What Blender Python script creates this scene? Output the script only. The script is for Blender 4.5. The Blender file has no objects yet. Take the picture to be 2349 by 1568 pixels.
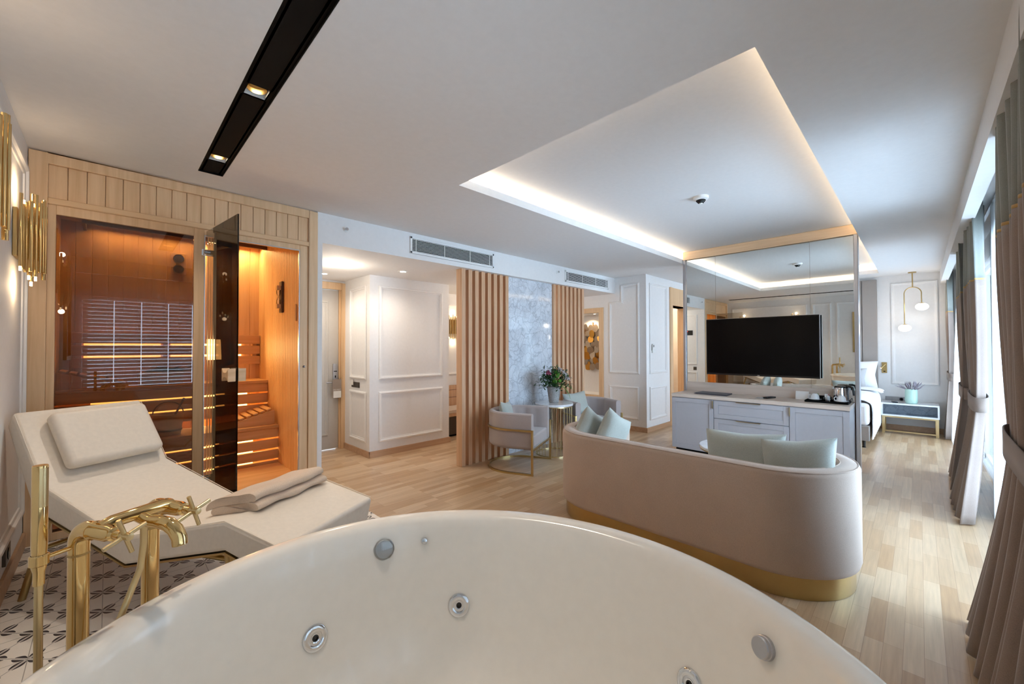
import bpy, bmesh, math, random
from mathutils import Vector, Matrix
random.seed(7)
PI = math.pi
sc = bpy.context.scene
COL = sc.collection
def R(d): return math.radians(d)

# ------------------------------------------------------------------ camera
W_, H_ = 2349, 1568
FPX, YAW, PITCH, ROLL = 929.82, 0.787794, 0.014161, -0.002449
cam = bpy.data.cameras.new('camera'); cam.sensor_width = 36; cam.sensor_fit = 'HORIZONTAL'
cam.lens = FPX * 36 / W_; cam.clip_start = 0.02; cam.clip_end = 60
camo = bpy.data.objects.new('camera', cam); COL.objects.link(camo)
fd = Vector((math.cos(YAW)*math.cos(PITCH), math.sin(YAW)*math.cos(PITCH), math.sin(PITCH)))
rt = Vector((math.sin(YAW), -math.cos(YAW), 0)); up = rt.cross(fd)
r2 = rt*math.cos(ROLL) + up*math.sin(ROLL); u2 = up*math.cos(ROLL) - rt*math.sin(ROLL)
camo.matrix_world = Matrix(((r2.x, u2.x, -fd.x, 0), (r2.y, u2.y, -fd.y, 0), (r2.z, u2.z, -fd.z, 1.35), (0, 0, 0, 1)))
sc.camera = camo

# ------------------------------------------------------------------ view, sky, lights
sc.view_settings.view_transform = 'Standard'; sc.view_settings.look = 'None'
sc.view_settings.exposure = 0.34; sc.view_settings.gamma = 1.0; sc.view_settings.use_curve_mapping = False
sc.render.engine = 'CYCLES'
cy = sc.cycles
cy.max_bounces = 9; cy.diffuse_bounces = 5; cy.glossy_bounces = 5; cy.transmission_bounces = 8; cy.transparent_max_bounces = 16
cy.caustics_reflective = False; cy.caustics_refractive = False; cy.sample_clamp_indirect = 4.0; cy.blur_glossy = 0.5
cy.use_denoising = True
try: cy.use_light_tree = True
except Exception: pass
wd = bpy.data.worlds.new('sky'); sc.world = wd; wd.use_nodes = True
bg = wd.node_tree.nodes['Background']; bg.inputs[0].default_value = (0.80, 0.90, 1.0, 1); bg.inputs[1].default_value = 2.6
DAY = (0.54, 0.75, 1.0); WARM = (1.0, 0.72, 0.44); SOFT = (1.0, 0.87, 0.72)
def area(name, loc, dirv, sx, sy, power, col, spread=None):
    l = bpy.data.lights.new(name, 'AREA'); l.shape = 'RECTANGLE'; l.size = sx; l.size_y = sy; l.energy = power; l.color = col
    if spread: l.spread = spread
    o = bpy.data.objects.new(name, l); COL.objects.link(o); o.location = loc
    o.rotation_euler = Vector(dirv).to_track_quat('-Z', 'Y').to_euler(); return o
def point(name, loc, power, col, rad=0.03):
    l = bpy.data.lights.new(name, 'POINT'); l.energy = power; l.color = col; l.shadow_soft_size = rad
    o = bpy.data.objects.new(name, l); COL.objects.link(o); o.location = loc; return o
def spot(name, loc, dirv, power, col, ang=90, blend=0.6, rad=0.03):
    l = bpy.data.lights.new(name, 'SPOT'); l.energy = power; l.color = col; l.spot_size = R(ang); l.spot_blend = blend; l.shadow_soft_size = rad
    o = bpy.data.objects.new(name, l); COL.objects.link(o); o.location = loc
    o.rotation_euler = Vector(dirv).to_track_quat('-Z', 'Y').to_euler(); return o
# daylight through the three windows
area('daylight', (3.80, -0.80, 1.20), (0, 1, 0.02), 2.0, 2.3, 340, DAY)
area('daylight', (7.35, -0.80, 1.20), (0, 1, 0.02), 2.4, 2.3, 215, DAY)
area('daylight', (0.65, -0.80, 1.45), (0, 1, -0.1), 1.9, 1.3, 90, DAY)
# LED strips lying on the ledge of the ceiling cove
CZ = 2.515
for nm, loc, sx, sy, p in (('cove_led', (5.195, 2.44, 2.592), 6.9, 0.03, 34), ('cove_led', (5.195, 0.31, 2.592), 6.9, 0.03, 30),
                           ('cove_led', (8.74, 1.375, 2.592), 0.03, 2.1, 11), ('cove_led', (1.65, 1.375, 2.592), 0.03, 2.1, 7)):
    o = area(nm, loc, (0, 0, 1), sx, sy, p, (1.0, 0.80, 0.58))

# ------------------------------------------------------------------ material helpers
def lin(c):
    return tuple(((x/255)/12.92 if x/255 <= .04045 else ((x/255+.055)/1.055)**2.4) for x in c) + (1,)
class NT:
    def __init__(s, name):
        s.m = bpy.data.materials.new(name); s.m.use_nodes = True; s.t = s.m.node_tree
        s.b = s.t.nodes['Principled BSDF']; s.out = s.t.nodes['Material Output']
    def n(s, ty, **kw):
        x = s.t.nodes.new(ty)
        for k, v in kw.items(): setattr(x, k, v)
        return x
    def l(s, a, b): s.t.links.new(a, b)
    def val(s, node, **kw):
        for k, v in kw.items(): node.inputs[k].default_value = v
    def math(s, op, a, b=None, c=None):
        x = s.n('ShaderNodeMath', operation=op)
        for i, q in enumerate((a, b, c)):
            if q is None: continue
            if isinstance(q, (int, float)): x.inputs[i].default_value = q
            else: s.l(q, x.inputs[i])
        return x.outputs[0]
    def coord(s, kind='Object'):
        return s.n('ShaderNodeTexCoord').outputs[kind]
    def mapping(s, vec, scale=(1, 1, 1), rot=(0, 0, 0)):
        m = s.n('ShaderNodeMapping'); m.inputs['Scale'].default_value = scale; m.inputs['Rotation'].default_value = rot
        s.l(vec, m.inputs['Vector']); return m.outputs[0]
    def ramp(s, fac, stops):
        r = s.n('ShaderNodeValToRGB'); e = r.color_ramp.elements
        while len(e) < len(stops): e.new(0.5)
        for i, (p, c) in enumerate(stops): e[i].position = p; e[i].color = c
        s.l(fac, r.inputs[0]); return r.outputs[0]
    def mix(s, fac, a, b):
        x = s.n('ShaderNodeMix', data_type='RGBA')
        for i, q in ((0, fac), (6, a), (7, b)):
            if isinstance(q, (int, float, tuple)): x.inputs[i].default_value = q
            else: s.l(q, x.inputs[i])
        return x.outputs[2]
    def bump(s, h, strength=0.2, dist=0.002):
        b = s.n('ShaderNodeBump'); b.inputs['Strength'].default_value = strength; b.inputs['Distance'].default_value = dist
        s.l(h, b.inputs['Height']); s.l(b.outputs[0], s.b.inputs['Normal'])
def plain(name, c, rough=0.5, metal=0.0, spec=0.5, coat=0.0, noise=0.0, nscale=30, bump=0.0, sheen=0.0, trans=None):
    t = NT(name); b = t.b; col = lin(c)
    b.inputs['Base Color'].default_value = col; b.inputs['Roughness'].default_value = rough; b.inputs['Metallic'].default_value = metal
    b.inputs['Specular IOR Level'].default_value = spec; b.inputs['Coat Weight'].default_value = coat; b.inputs['Sheen Weight'].default_value = sheen
    nz = t.n('ShaderNodeTexNoise'); nz.inputs['Scale'].default_value = nscale; nz.inputs['Detail'].default_value = 3
    t.l(t.coord(), nz.inputs['Vector'])
    d = max(noise, 0.015)
    a = tuple(x*(1-d) for x in col[:3]) + (1,); bb = tuple(min(1, x*(1+d)) for x in col[:3]) + (1,)
    t.l(t.ramp(nz.outputs[0], ((0.3, a), (0.7, bb))), b.inputs['Base Color'])
    if bump: t.bump(nz.outputs[0], bump)
    return t.m
def wood(name, c1, c2, axis='z', scale=1.0, rough=0.5, contrast=(0.3, 0.7), coat=0.0):
    t = NT(name); k = 28*scale; s = {'x': (1.2*scale, k, k), 'y': (k, 1.2*scale, k), 'z': (k, k, 1.2*scale)}[axis]
    v = t.mapping(t.coord(), s)
    nz = t.n('ShaderNodeTexNoise'); t.val(nz, Scale=1.0, Detail=6.0, Roughness=0.62, Distortion=0.4); t.l(v, nz.inputs['Vector'])
    t.l(t.ramp(nz.outputs[0], ((contrast[0], lin(c1)), (contrast[1], lin(c2)))), t.b.inputs['Base Color'])
    t.b.inputs['Roughness'].default_value = rough; t.b.inputs['Coat Weight'].default_value = coat
    t.bump(nz.outputs[0], 0.08, 0.001); return t.m
def emit(name, c, strength):
    t = NT(name); t.b.inputs['Base Color'].default_value = lin(c); t.b.inputs['Emission Color'].default_value = lin(c)
    t.b.inputs['Emission Strength'].default_value = strength; return t.m
def pane(name, tint, gloss=0.02, rough=0.0):
    # clear or tinted flat glass: straight-through tint plus a fresnel mirror reflection
    t = NT(name); t.t.nodes.remove(t.b)
    tr = t.n('ShaderNodeBsdfTransparent'); tr.inputs[0].default_value = tint + (1,)
    gl = t.n('ShaderNodeBsdfGlossy'); gl.inputs['Roughness'].default_value = rough; gl.inputs[0].default_value = (1, 1, 1, 1)
    fr = t.n('ShaderNodeFresnel'); fr.inputs['IOR'].default_value = 1.5
    mx = t.n('ShaderNodeMixShader'); t.l(t.math('ADD', fr.outputs[0], gloss), mx.inputs[0])
    t.l(tr.outputs[0], mx.inputs[1]); t.l(gl.outputs[0], mx.inputs[2]); t.l(mx.outputs[0], t.out.inputs[0]); return t.m
def fabric(name, c, noise=0.10, scale=260, rough=0.9, sheen=0.25, bump=0.15):
    t = NT(name); col = lin(c)
    n1 = t.n('ShaderNodeTexNoise'); t.val(n1, Scale=float(scale), Detail=2.0); t.l(t.coord(), n1.inputs['Vector'])
    n2 = t.n('ShaderNodeTexNoise'); t.val(n2, Scale=6.0, Detail=3.0); t.l(t.coord(), n2.inputs['Vector'])
    f = t.math('ADD', t.math('MULTIPLY', n1.outputs[0], 0.7), t.math('MULTIPLY', n2.outputs[0], 0.3))
    a = tuple(x*(1-noise*1.6) for x in col[:3]) + (1,); b = tuple(min(1, x*(1+noise*1.6)) for x in col[:3]) + (1,)
    t.l(t.ramp(f, ((0.3, a), (0.7, b))), t.b.inputs['Base Color'])
    t.b.inputs['Roughness'].default_value = rough; t.b.inputs['Sheen Weight'].default_value = sheen; t.b.inputs['Specular IOR Level'].default_value = 0.2
    t.bump(n1.outputs[0], bump, 0.001); return t.m
def marble(name, base, vein, scale=3.0, rough=0.12, amount=1.0):
    t = NT(name); v = t.coord()
    n0 = t.n('ShaderNodeTexNoise'); t.val(n0, Scale=scale*1.3, Detail=5.0); t.l(v, n0.inputs['Vector'])
    add = t.n('ShaderNodeVectorMath', operation='MULTIPLY_ADD'); t.l(n0.outputs[1], add.inputs[0]); add.inputs[1].default_value = (0.35,)*3; t.l(v, add.inputs[2])
    vo = t.n('ShaderNodeTexVoronoi', feature='DISTANCE_TO_EDGE'); vo.inputs['Scale'].default_value = scale*3.2; t.l(add.outputs[0], vo.inputs['Vector'])
    v2 = t.n('ShaderNodeTexVoronoi', feature='DISTANCE_TO_EDGE'); v2.inputs['Scale'].default_value = scale*8; t.l(add.outputs[0], v2.inputs['Vector'])
    n1 = t.n('ShaderNodeTexNoise'); t.val(n1, Scale=scale*2.2, Detail=8.0, Roughness=0.7); t.l(v, n1.inputs['Vector'])
    e1 = t.math('MULTIPLY', t.math('SUBTRACT', 1.0, t.math('MULTIPLY', vo.outputs[0], 14.0)), n1.outputs[0])
    e2 = t.math('MULTIPLY', t.math('SUBTRACT', 0.7, t.math('MULTIPLY', v2.outputs[0], 12.0)), n1.outputs[0])
    f = t.math('MAXIMUM', t.math('MAXIMUM', e1, e2), t.math('MULTIPLY', t.math('SUBTRACT', n1.outputs[0], 0.45), 1.5))
    f = t.math('MULTIPLY', t.math('MAXIMUM', f, 0.0), amount)
    t.l(t.ramp(f, ((0.0, lin(base)), (0.75, lin(vein)))), t.b.inputs['Base Color'])
    t.b.inputs['Roughness'].default_value = rough; return t.m

# ------------------------------------------------------------------ materials
M = {}
M['wall'] = plain('white wall paint', (232, 230, 228), 0.75)
M['ceil'] = plain('white ceiling paint', (226, 225, 224), 0.85)
M['trimw'] = plain('white moulding paint', (236, 234, 232), 0.6)
M['oakz'] = wood('pale oak vertical grain', (206, 168, 126), (228, 194, 154), 'z', 1.0, 0.5)
M['oakx'] = wood('pale oak along room', (206, 168, 126), (228, 194, 154), 'x', 1.0, 0.5)
M['oaky'] = wood('pale oak across room', (206, 174, 138), (226, 198, 164), 'y', 1.0, 0.5)
M['ashx'] = wood('grey ash laminate', (190, 170, 154), (214, 198, 184), 'y', 0.8, 0.45)
M['base'] = wood('oak skirting', (176, 138, 106), (196, 160, 126), 'x', 0.8, 0.45)
M['slat'] = wood('slat oak', (188, 142, 104), (216, 178, 142), 'z', 1.0, 0.38)
M['sauna'] = wood('sauna aspen boards', (212, 168, 118), (232, 196, 150), 'z', 0.8, 0.55)
M['saunax'] = wood('sauna aspen bench boards', (206, 160, 108), (228, 188, 140), 'x', 0.8, 0.55)
M['darkwood'] = wood('heat treated wood', (74, 52, 38), (98, 70, 50), 'x', 0.8, 0.55)
M['door'] = plain('warm grey door paint', (186, 180, 172), 0.5)
M['gold'] = plain('polished brass', (226, 194, 134), 0.08, 1.0)
M['goldsat'] = plain('satin brass', (190, 164, 112), 0.30, 1.0)
M['goldpale'] = plain('pale champagne brass', (214, 192, 146), 0.3, 1.0)
M['chrome'] = plain('chrome', (225, 228, 232), 0.08, 1.0)
M['alu'] = plain('brushed aluminium', (190, 190, 194), 0.3, 1.0)
M['black'] = plain('matt black', (4, 4, 4), 0.75, spec=0.15)
M['tv'] = plain('dark television screen', (5, 5, 6), 0.2, spec=0.12)
M['blackgloss'] = plain('black plastic', (18, 18, 20), 0.25)
M['mirror'] = plain('silver mirror', (236, 240, 238), 0.0, 1.0); M['mirror'].node_tree.nodes['Principled BSDF'].inputs['Roughness'].default_value = 0.0
M['tub'] = plain('white bath acrylic', (242, 235, 224), 0.16, coat=0.25)
M['white'] = plain('glossy white ceramic', (236, 236, 236), 0.15)
M['whitepl'] = plain('white plastic', (232, 232, 230), 0.45)
M['cream'] = plain('cream faux leather', (224, 214, 200), 0.55, noise=0.03, nscale=60, bump=0.05)
M['sofa'] = fabric('taupe sofa cloth', (192, 172, 156), 0.08, 330)
M['chair'] = fabric('mauve grey velvet', (168, 156, 152), 0.06, 280, sheen=0.5)
M['sage'] = fabric('sage linen', (176, 180, 172), 0.07, 220)
M['curt'] = fabric('taupe curtain cloth', (138, 122, 112), 0.10, 380)
M['curtup'] = fabric('grey green curtain cloth', (126, 128, 122), 0.10, 380)
M['towel'] = fabric('beige towel cloth', (206, 184, 162), 0.06, 240)
M['twhite'] = fabric('white terry towel', (214, 206, 200), 0.05, 240)
M['linen'] = fabric('white bed linen', (240, 240, 242), 0.02, 160)
M['greyl'] = fabric('grey linen', (176, 174, 174), 0.05, 260)
M['headb'] = fabric('grey upholstered panel', (158, 150, 144), 0.05, 260)
M['cab'] = plain('blue grey cabinet lacquer', (174, 172, 176), 0.4)
M['marbw'] = marble('white figured marble slab', (222, 226, 232), (134, 138, 148), 2.6, 0.06, 1.0)
M['marbt'] = marble('white marble top', (232, 232, 234), (190, 192, 198), 2.0, 0.1, 0.7)
M['marbg'] = marble('grey marble', (138, 148, 158), (92, 102, 114), 3.0, 0.2, 1.0)
M['stone'] = plain('beige stone tile', (178, 164, 146), 0.4, noise=0.08, nscale=5)
M['concrete'] = plain('rough grey stoneware', (150, 148, 146), 0.9, noise=0.25, nscale=90, bump=0.9)
M['mint'] = plain('mint green ceramic', (176, 206, 192), 0.25)
M['dgrey'] = plain('dark grey leatherette', (78, 76, 84), 0.5)
M['bronze'] = plain('dark bronze plate', (86, 78, 70), 0.35, 0.6)
M['greypl'] = plain('grey switch plate', (150, 148, 148), 0.4, 0.3)
M['paper'] = plain('white paper', (236, 234, 230), 0.7)
M['taupe'] = plain('taupe card', (150, 134, 122), 0.7)
M['glass'] = pane('window glass', (0.97, 0.98, 0.98))
M['bronzeglass'] = pane('bronze tinted glass', (0.44, 0.38, 0.32), 0.012)
M['greyglass'] = pane('grey tinted door glass', (0.80, 0.77, 0.72), 0.01)
M['clear'] = pane('clear glass jar', (0.9, 0.92, 0.93), 0.06)
M['led'] = emit('warm sauna LED', (255, 200, 112), 6.0)
M['lamp'] = emit('lamp glow', (255, 222, 170), 7.0)
M['lampw'] = emit('downlight glow', (255, 236, 205), 30.0)
M['globe'] = emit('opal glass globe', (255, 246, 232), 1.5)
M['red'] = emit('red indicator', (255, 60, 60), 1.0)
M['leafd'] = plain('dark green leaf', (36, 74, 30), 0.45, noise=0.2)
M['leafl'] = plain('bright green leaf', (96, 138, 44), 0.45, noise=0.15)
M['moss'] = plain('green button chrysanthemum', (78, 128, 34), 0.8, noise=0.3, nscale=120, bump=0.8)
M['pink'] = plain('pink petals', (196, 92, 132), 0.6, noise=0.1)
M['petal'] = plain('white petals', (232, 224, 226), 0.6)
M['lav'] = plain('grey lavender spikes', (150, 142, 150), 0.8, noise=0.2)
M['twig'] = plain('dried dark leaves', (48, 50, 40), 0.8, noise=0.2)
M['artgold'] = plain('gold leaf metal', (206, 150, 70), 0.3, 1.0)
M['artsilver'] = plain('hammered silver metal', (176, 160, 140), 0.4, 1.0, noise=0.2, nscale=150, bump=0.6)
M['canvas'] = plain('pale art canvas', (196, 196, 190), 0.7, noise=0.15, nscale=6)
def floor_mat():
    t = NT('oak strip parquet'); v = t.coord()
    br = t.n('ShaderNodeTexBrick'); t.val(br, Scale=1.0); br.offset = 0.37; br.offset_frequency = 3
    br.inputs['Brick Width'].default_value = 0.42; br.inputs['Row Height'].default_value = 0.066
    br.inputs['Mortar Size'].default_value = 0.0007; br.inputs['Bias'].default_value = 0.0
    br.inputs['Color1'].default_value = lin((184, 147, 108)); br.inputs['Color2'].default_value = lin((212, 184, 150)); br.inputs['Mortar'].default_value = lin((158, 124, 92))
    t.l(v, br.inputs['Vector'])
    nz = t.n('ShaderNodeTexNoise'); t.val(nz, Scale=1.0, Detail=6.0, Roughness=0.6); t.l(t.mapping(v, (3, 60, 1)), nz.inputs['Vector'])
    g = t.ramp(nz.outputs[0], ((0.3, (0.84, 0.83, 0.82, 1)), (0.7, (1.06, 1.06, 1.06, 1))))
    mx = t.n('ShaderNodeMix', data_type='RGBA', blend_type='MULTIPLY'); mx.inputs[0].default_value = 1.0
    t.l(br.outputs[0], mx.inputs[6]); t.l(g, mx.inputs[7]); t.l(mx.outputs[2], t.b.inputs['Base Color'])
    t.b.inputs['Roughness'].default_value = 0.30; t.b.inputs['Specular IOR Level'].default_value = 0.6
    return t.m
M['floor'] = floor_mat()
def tile_mat():
    # white tiles 0.19 m: grey 45 degree lines, four dark leaf pairs round every node, thin grout
    t = NT('patterned cement tile'); p = 0.19/math.sqrt(2)
    sp = t.n('ShaderNodeSeparateXYZ'); t.l(t.coord(), sp.inputs[0])
    x = t.math('ADD', sp.outputs[0], 0.01 + 19*0.19); y = t.math('ADD', sp.outputs[1], -2.877 + 38*0.19)
    def cell(q, per): # signed distance to the nearest multiple of per
        return t.math('SUBTRACT', t.math('MODULO', t.math('ADD', q, per*0.5), per), per*0.5)
    s2 = 1/math.sqrt(2)
    u = cell(t.math('ADD', t.math('MULTIPLY', t.math('ADD', x, y), s2), p*100), p); v = cell(t.math('ADD', t.math('MULTIPLY', t.math('SUBTRACT', x, y), s2), p*100), p)
    au = t.math('ABSOLUTE', u); av = t.math('ABSOLUTE', v)
    line = t.math('LESS_THAN', t.math('MINIMUM', au, av), 0.0016)
    def leaf(a, b): # leaf pair flanking the line a=0, running out along b
        w = t.math('MULTIPLY', t.math('SINE', t.math('MULTIPLY', t.math('SUBTRACT', b, 0.004), PI/0.052)), 0.0115)
        inside = t.math('MULTIPLY', t.math('LESS_THAN', a, t.math('ADD', w, 0.0042)), t.math('GREATER_THAN', a, 0.0042))
        rng = t.math('MULTIPLY', t.math('LESS_THAN', b, 0.052), t.math('GREATER_THAN', b, 0.004))
        return t.math('MULTIPLY', inside, rng)
    dark = t.math('MAXIMUM', leaf(au, av), leaf(av, au))
    gx = t.math('ABSOLUTE', cell(x, 0.19)); gy = t.math('ABSOLUTE', cell(y, 0.19))
    grout = t.math('LESS_THAN', t.math('MINIMUM', gx, gy), 0.0012)
    c = t.mix(line, lin((226, 220, 212)), lin((150, 148, 150)))
    c = t.mix(dark, c, lin((44, 42, 50))); c = t.mix(grout, c, lin((150, 146, 140)))
    t.l(c, t.b.inputs['Base Color']); t.b.inputs['Roughness'].default_value = 0.4; return t.m
M['tile'] = tile_mat()
def sheer_mat():
    t = NT('white sheer voile'); t.t.nodes.remove(t.b)
    a = t.n('ShaderNodeBsdfTransparent'); b = t.n('ShaderNodeBsdfTranslucent'); d = t.n('ShaderNodeBsdfDiffuse')
    a.inputs[0].default_value = (1, 1, 1, 1); b.inputs[0].default_value = (0.95, 0.96, 0.97, 1); d.inputs[0].default_value = (0.93, 0.94, 0.95, 1)
    m1 = t.n('ShaderNodeMixShader'); m1.inputs[0].default_value = 0.4; t.l(b.outputs[0], m1.inputs[1]); t.l(d.outputs[0], m1.inputs[2])
    m2 = t.n('ShaderNodeMixShader'); m2.inputs[0].default_value = 0.70; t.l(a.outputs[0], m2.inputs[1]); t.l(m1.outputs[0], m2.inputs[2])
    t.l(m2.outputs[0], t.out.inputs[0]); return t.m
M['sheer'] = sheer_mat()

# ------------------------------------------------------------------ mesh helpers
class MB:
    def __init__(s): s.v = []; s.f = []
    def add(s, vs, fs):
        o = len(s.v); s.v += [tuple(v) for v in vs]; s.f += [tuple(i+o for i in f) for f in fs]; return s
    def box(s, x0, x1, y0, y1, z0, z1):
        return s.add([(x0, y0, z0), (x1, y0, z0), (x1, y1, z0), (x0, y1, z0), (x0, y0, z1), (x1, y0, z1), (x1, y1, z1), (x0, y1, z1)],
                     [(0, 3, 2, 1), (4, 5, 6, 7), (0, 1, 5, 4), (1, 2, 6, 5), (2, 3, 7, 6), (3, 0, 4, 7)])
    def obox(s, c, a, b, d):  # centre and three half axes
        c, a, b, d = (Vector(q) for q in (c, a, b, d)); vs = []
        for k in (-1, 1):
            for i, j in ((-1, -1), (1, -1), (1, 1), (-1, 1)): vs.append(c + a*i + b*j + d*k)
        return s.add(vs, [(0, 3, 2, 1), (4, 5, 6, 7), (0, 1, 5, 4), (1, 2, 6, 5), (2, 3, 7, 6), (3, 0, 4, 7)])
    def tube(s, pts, r, n=12, closed=False, caps=True):
        pts = [Vector(p) for p in pts]; m = len(pts); rs = r if isinstance(r, (list, tuple)) else [r]*m
        prev = None; vs = []
        for i, p in enumerate(pts):
            if closed: d = pts[(i+1) % m] - pts[i-1]
            else: d = pts[min(i+1, m-1)] - pts[max(i-1, 0)]
            d.normalize()
            if prev is None:
                a = Vector((0, 0, 1)) if abs(d.z) < 0.9 else Vector((1, 0, 0)); nrm = d.cross(a).normalized()
            else:
                nrm = prev - d*prev.dot(d)
                if nrm.length < 1e-6: nrm = d.orthogonal()
                nrm.normalize()
            prev = nrm; b = d.cross(nrm)
            for k in range(n):
                a = 2*PI*k/n; vs.append(p + (nrm*math.cos(a) + b*math.sin(a))*rs[i])
        fs = []
        for i in range(m if closed else m-1):
            j = (i+1) % m
            for k in range(n): fs.append((i*n+k, i*n+(k+1) % n, j*n+(k+1) % n, j*n+k))
        if caps and not closed: fs += [tuple(range(n))[::-1], tuple((m-1)*n+k for k in range(n))]
        return s.add(vs, fs)
    def lathe(s, prof, c=(0, 0, 0), n=40, ax=(0, 0, 1), sx=1, sy=1, e1=None):
        ax = Vector(ax).normalized(); e1 = Vector(e1) if e1 else (Vector((1, 0, 0)) if abs(ax.z) > 0.9 else ax.orthogonal().normalized())
        e2 = ax.cross(e1); c = Vector(c); vs = []; rings = []
        for r, z in prof:
            if r < 1e-6: rings.append([len(vs)]); vs.append(c + ax*z)
            else:
                rings.append(list(range(len(vs), len(vs)+n)))
                for k in range(n):
                    a = 2*PI*k/n; vs.append(c + ax*z + e1*(r*sx*math.cos(a)) + e2*(r*sy*math.sin(a)))
        fs = []
        for A, B in zip(rings, rings[1:]):
            for k in range(n):
                a0 = A[k % len(A)]; a1 = A[(k+1) % len(A)]; b0 = B[k % len(B)]; b1 = B[(k+1) % len(B)]
                q = [a0, a1, b1, b0]; q2 = []
                for i in q:
                    if i not in q2: q2.append(i)
                if len(q2) > 2: fs.append(tuple(q2))
        return s.add(vs, fs)
    def prism(s, poly, fn, t0, t1):  # 2-d outline swept from t0 to t1 by fn(u, v, t)
        n = len(poly); vs = [fn(u, v, t0) for u, v in poly] + [fn(u, v, t1) for u, v in poly]
        fs = [tuple(range(n))[::-1], tuple(range(n, 2*n))] + [(i, (i+1) % n, n+(i+1) % n, n+i) for i in range(n)]
        return s.add(vs, fs)
    def grid(s, rows, closed=False):
        m = len(rows[0]); vs = [p for r in rows for p in r]; fs = []
        for i in range(len(rows)-1):
            for k in range(m if closed else m-1): fs.append((i*m+k, i*m+(k+1) % m, (i+1)*m+(k+1) % m, (i+1)*m+k))
        return s.add(vs, fs)
    def sweep(s, path, nrm, prof, closed=False):
        # prof(t) -> list of (inward distance, z) for station t in 0..1, swept along a plan path
        m = len(path); rows = []
        for i in range(m):
            p = path[i]; q = nrm[i]; rows.append([(p[0]+q[0]*d, p[1]+q[1]*d, z) for d, z in prof(i/(m-1))])
        k = len(rows[0]); o = len(s.v); s.grid(rows, True)
        if not closed: s.f += [tuple(o+i for i in range(k)), tuple(o+(m-1)*k+i for i in range(k))[::-1]]
        return s
    def ball(s, c, rx, ry=None, rz=None, n=20, m=12):
        ry = ry or rx; rz = rz or rx
        prof = [(math.sin(PI*i/m), -math.cos(PI*i/m)) for i in range(m+1)]
        o = len(s.v); s.lathe([(r, z) for r, z in prof], n=n)
        for i in range(o, len(s.v)):
            v = s.v[i]; s.v[i] = (c[0]+v[0]*rx, c[1]+v[1]*ry, c[2]+v[2]*rz)
        return s
def wmat(o):
    m = Matrix.LocRotScale(o.location, o.rotation_euler, o.scale)
    return wmat(o.parent) @ m if o.parent else m
def obj(name, mb, mat, parent=None, bevel=0.0, seg=2, subd=0, local=False, ang=38, solid=0.0):
    me = bpy.data.meshes.new(name); me.from_pydata(mb.v, [], mb.f); me.update()
    bm = bmesh.new(); bm.from_mesh(me); bmesh.ops.remove_doubles(bm, verts=bm.verts, dist=1e-6)
    bmesh.ops.recalc_face_normals(bm, faces=bm.faces); bm.to_mesh(me); bm.free()
    if parent is not None and not local: me.transform(wmat(parent).inverted())
    me.materials.append(M[mat] if isinstance(mat, str) else mat)
    me.polygons.foreach_set('use_smooth', [True]*len(me.polygons))
    me.set_sharp_from_angle(angle=R(ang))
    o = bpy.data.objects.new(name, me); COL.objects.link(o)
    if parent is not None: o.parent = parent
    if solid:
        md = o.modifiers.new('thickness', 'SOLIDIFY'); md.thickness = solid; md.offset = 0
    if bevel:
        md = o.modifiers.new('soft edge', 'BEVEL'); md.width = bevel; md.segments = seg; md.limit_method = 'ANGLE'; md.angle_limit = R(40)
    if subd:
        md = o.modifiers.new('smooth', 'SUBSURF'); md.levels = subd; md.render_levels = subd
    return o
def tag(o, label, cat, group=None, kind=None):
    if label: o['label'] = label
    if cat: o['category'] = cat
    if group: o['group'] = group
    if kind: o['kind'] = kind
    return o
def thing(name, label, cat, loc=(0, 0, 0), rz=0.0, group=None):
    o = bpy.data.objects.new(name, None); COL.objects.link(o); o.empty_display_size = 0.1
    o.location = loc; o.rotation_euler = (0, 0, rz); return tag(o, label, cat, group)
def struct(name, mb, mat, bevel=0.0, parent=None):
    o = obj(name, mb, mat, parent, bevel)
    if parent is None: o['kind'] = 'structure'
    return o
def dup(o, loc, rz, label=None):
    r = o.copy(); COL.objects.link(r); r.location = loc; r.rotation_euler = (0, 0, rz)
    if label: r['label'] = label
    for ch in o.children:
        c = ch.copy(); COL.objects.link(c); c.parent = r
        for g in ch.children:
            d = g.copy(); COL.objects.link(d); d.parent = c
    return r
BX = lambda *a: MB().box(*a)
def rounded(w, h, r, n=5, cx=0, cy=0):
    pts = []
    for sx, sy, a0 in ((1, 1, 0), (-1, 1, 90), (-1, -1, 180), (1, -1, 270)):
        for i in range(n+1):
            a = R(a0 + 90*i/n); pts.append((cx + sx*(w/2-r) + r*math.cos(a), cy + sy*(h/2-r) + r*math.sin(a)))
    return pts
def moulding(name, pts, plane, pos, out, w=0.045, d=0.02, mat='trimw', parent=None):
    # picture-frame moulding along a closed outline lying on a wall; pts are (along, z)
    n = len(pts); area2 = sum(pts[i][0]*pts[(i+1) % n][1] - pts[(i+1) % n][0]*pts[i][1] for i in range(n)); sg = 1 if area2 > 0 else -1
    def off(i, k):
        p0 = Vector(pts[i-1]); p1 = Vector(pts[i]); p2 = Vector(pts[(i+1) % n])
        a = (p1-p0).normalized(); b = (p2-p1).normalized(); na = Vector((-a.y, a.x))*sg; nb = Vector((-b.y, b.x))*sg
        m = (na+nb); m = m/(m.dot(na)) if abs(m.dot(na)) > 1e-6 else na
        return p1 + m*k
    prof = [(0, 0), (0, d*0.6), (w*0.25, d), (w*0.55, d), (w*0.7, d*0.5), (w, d*0.35), (w, 0)]
    rows = []
    for i in range(n+1):
        row = []
        for k, h in prof:
            q = off(i % n, k); t = pos + out*h
            row.append((t, q[0], q[1]) if plane == 'x' else (q[0], t, q[1]))
        rows.append(row)
    o = obj(name, MB().grid(rows), mat, parent, ang=25); 
    if parent is None: o['kind'] = 'structure'
    return o
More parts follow.
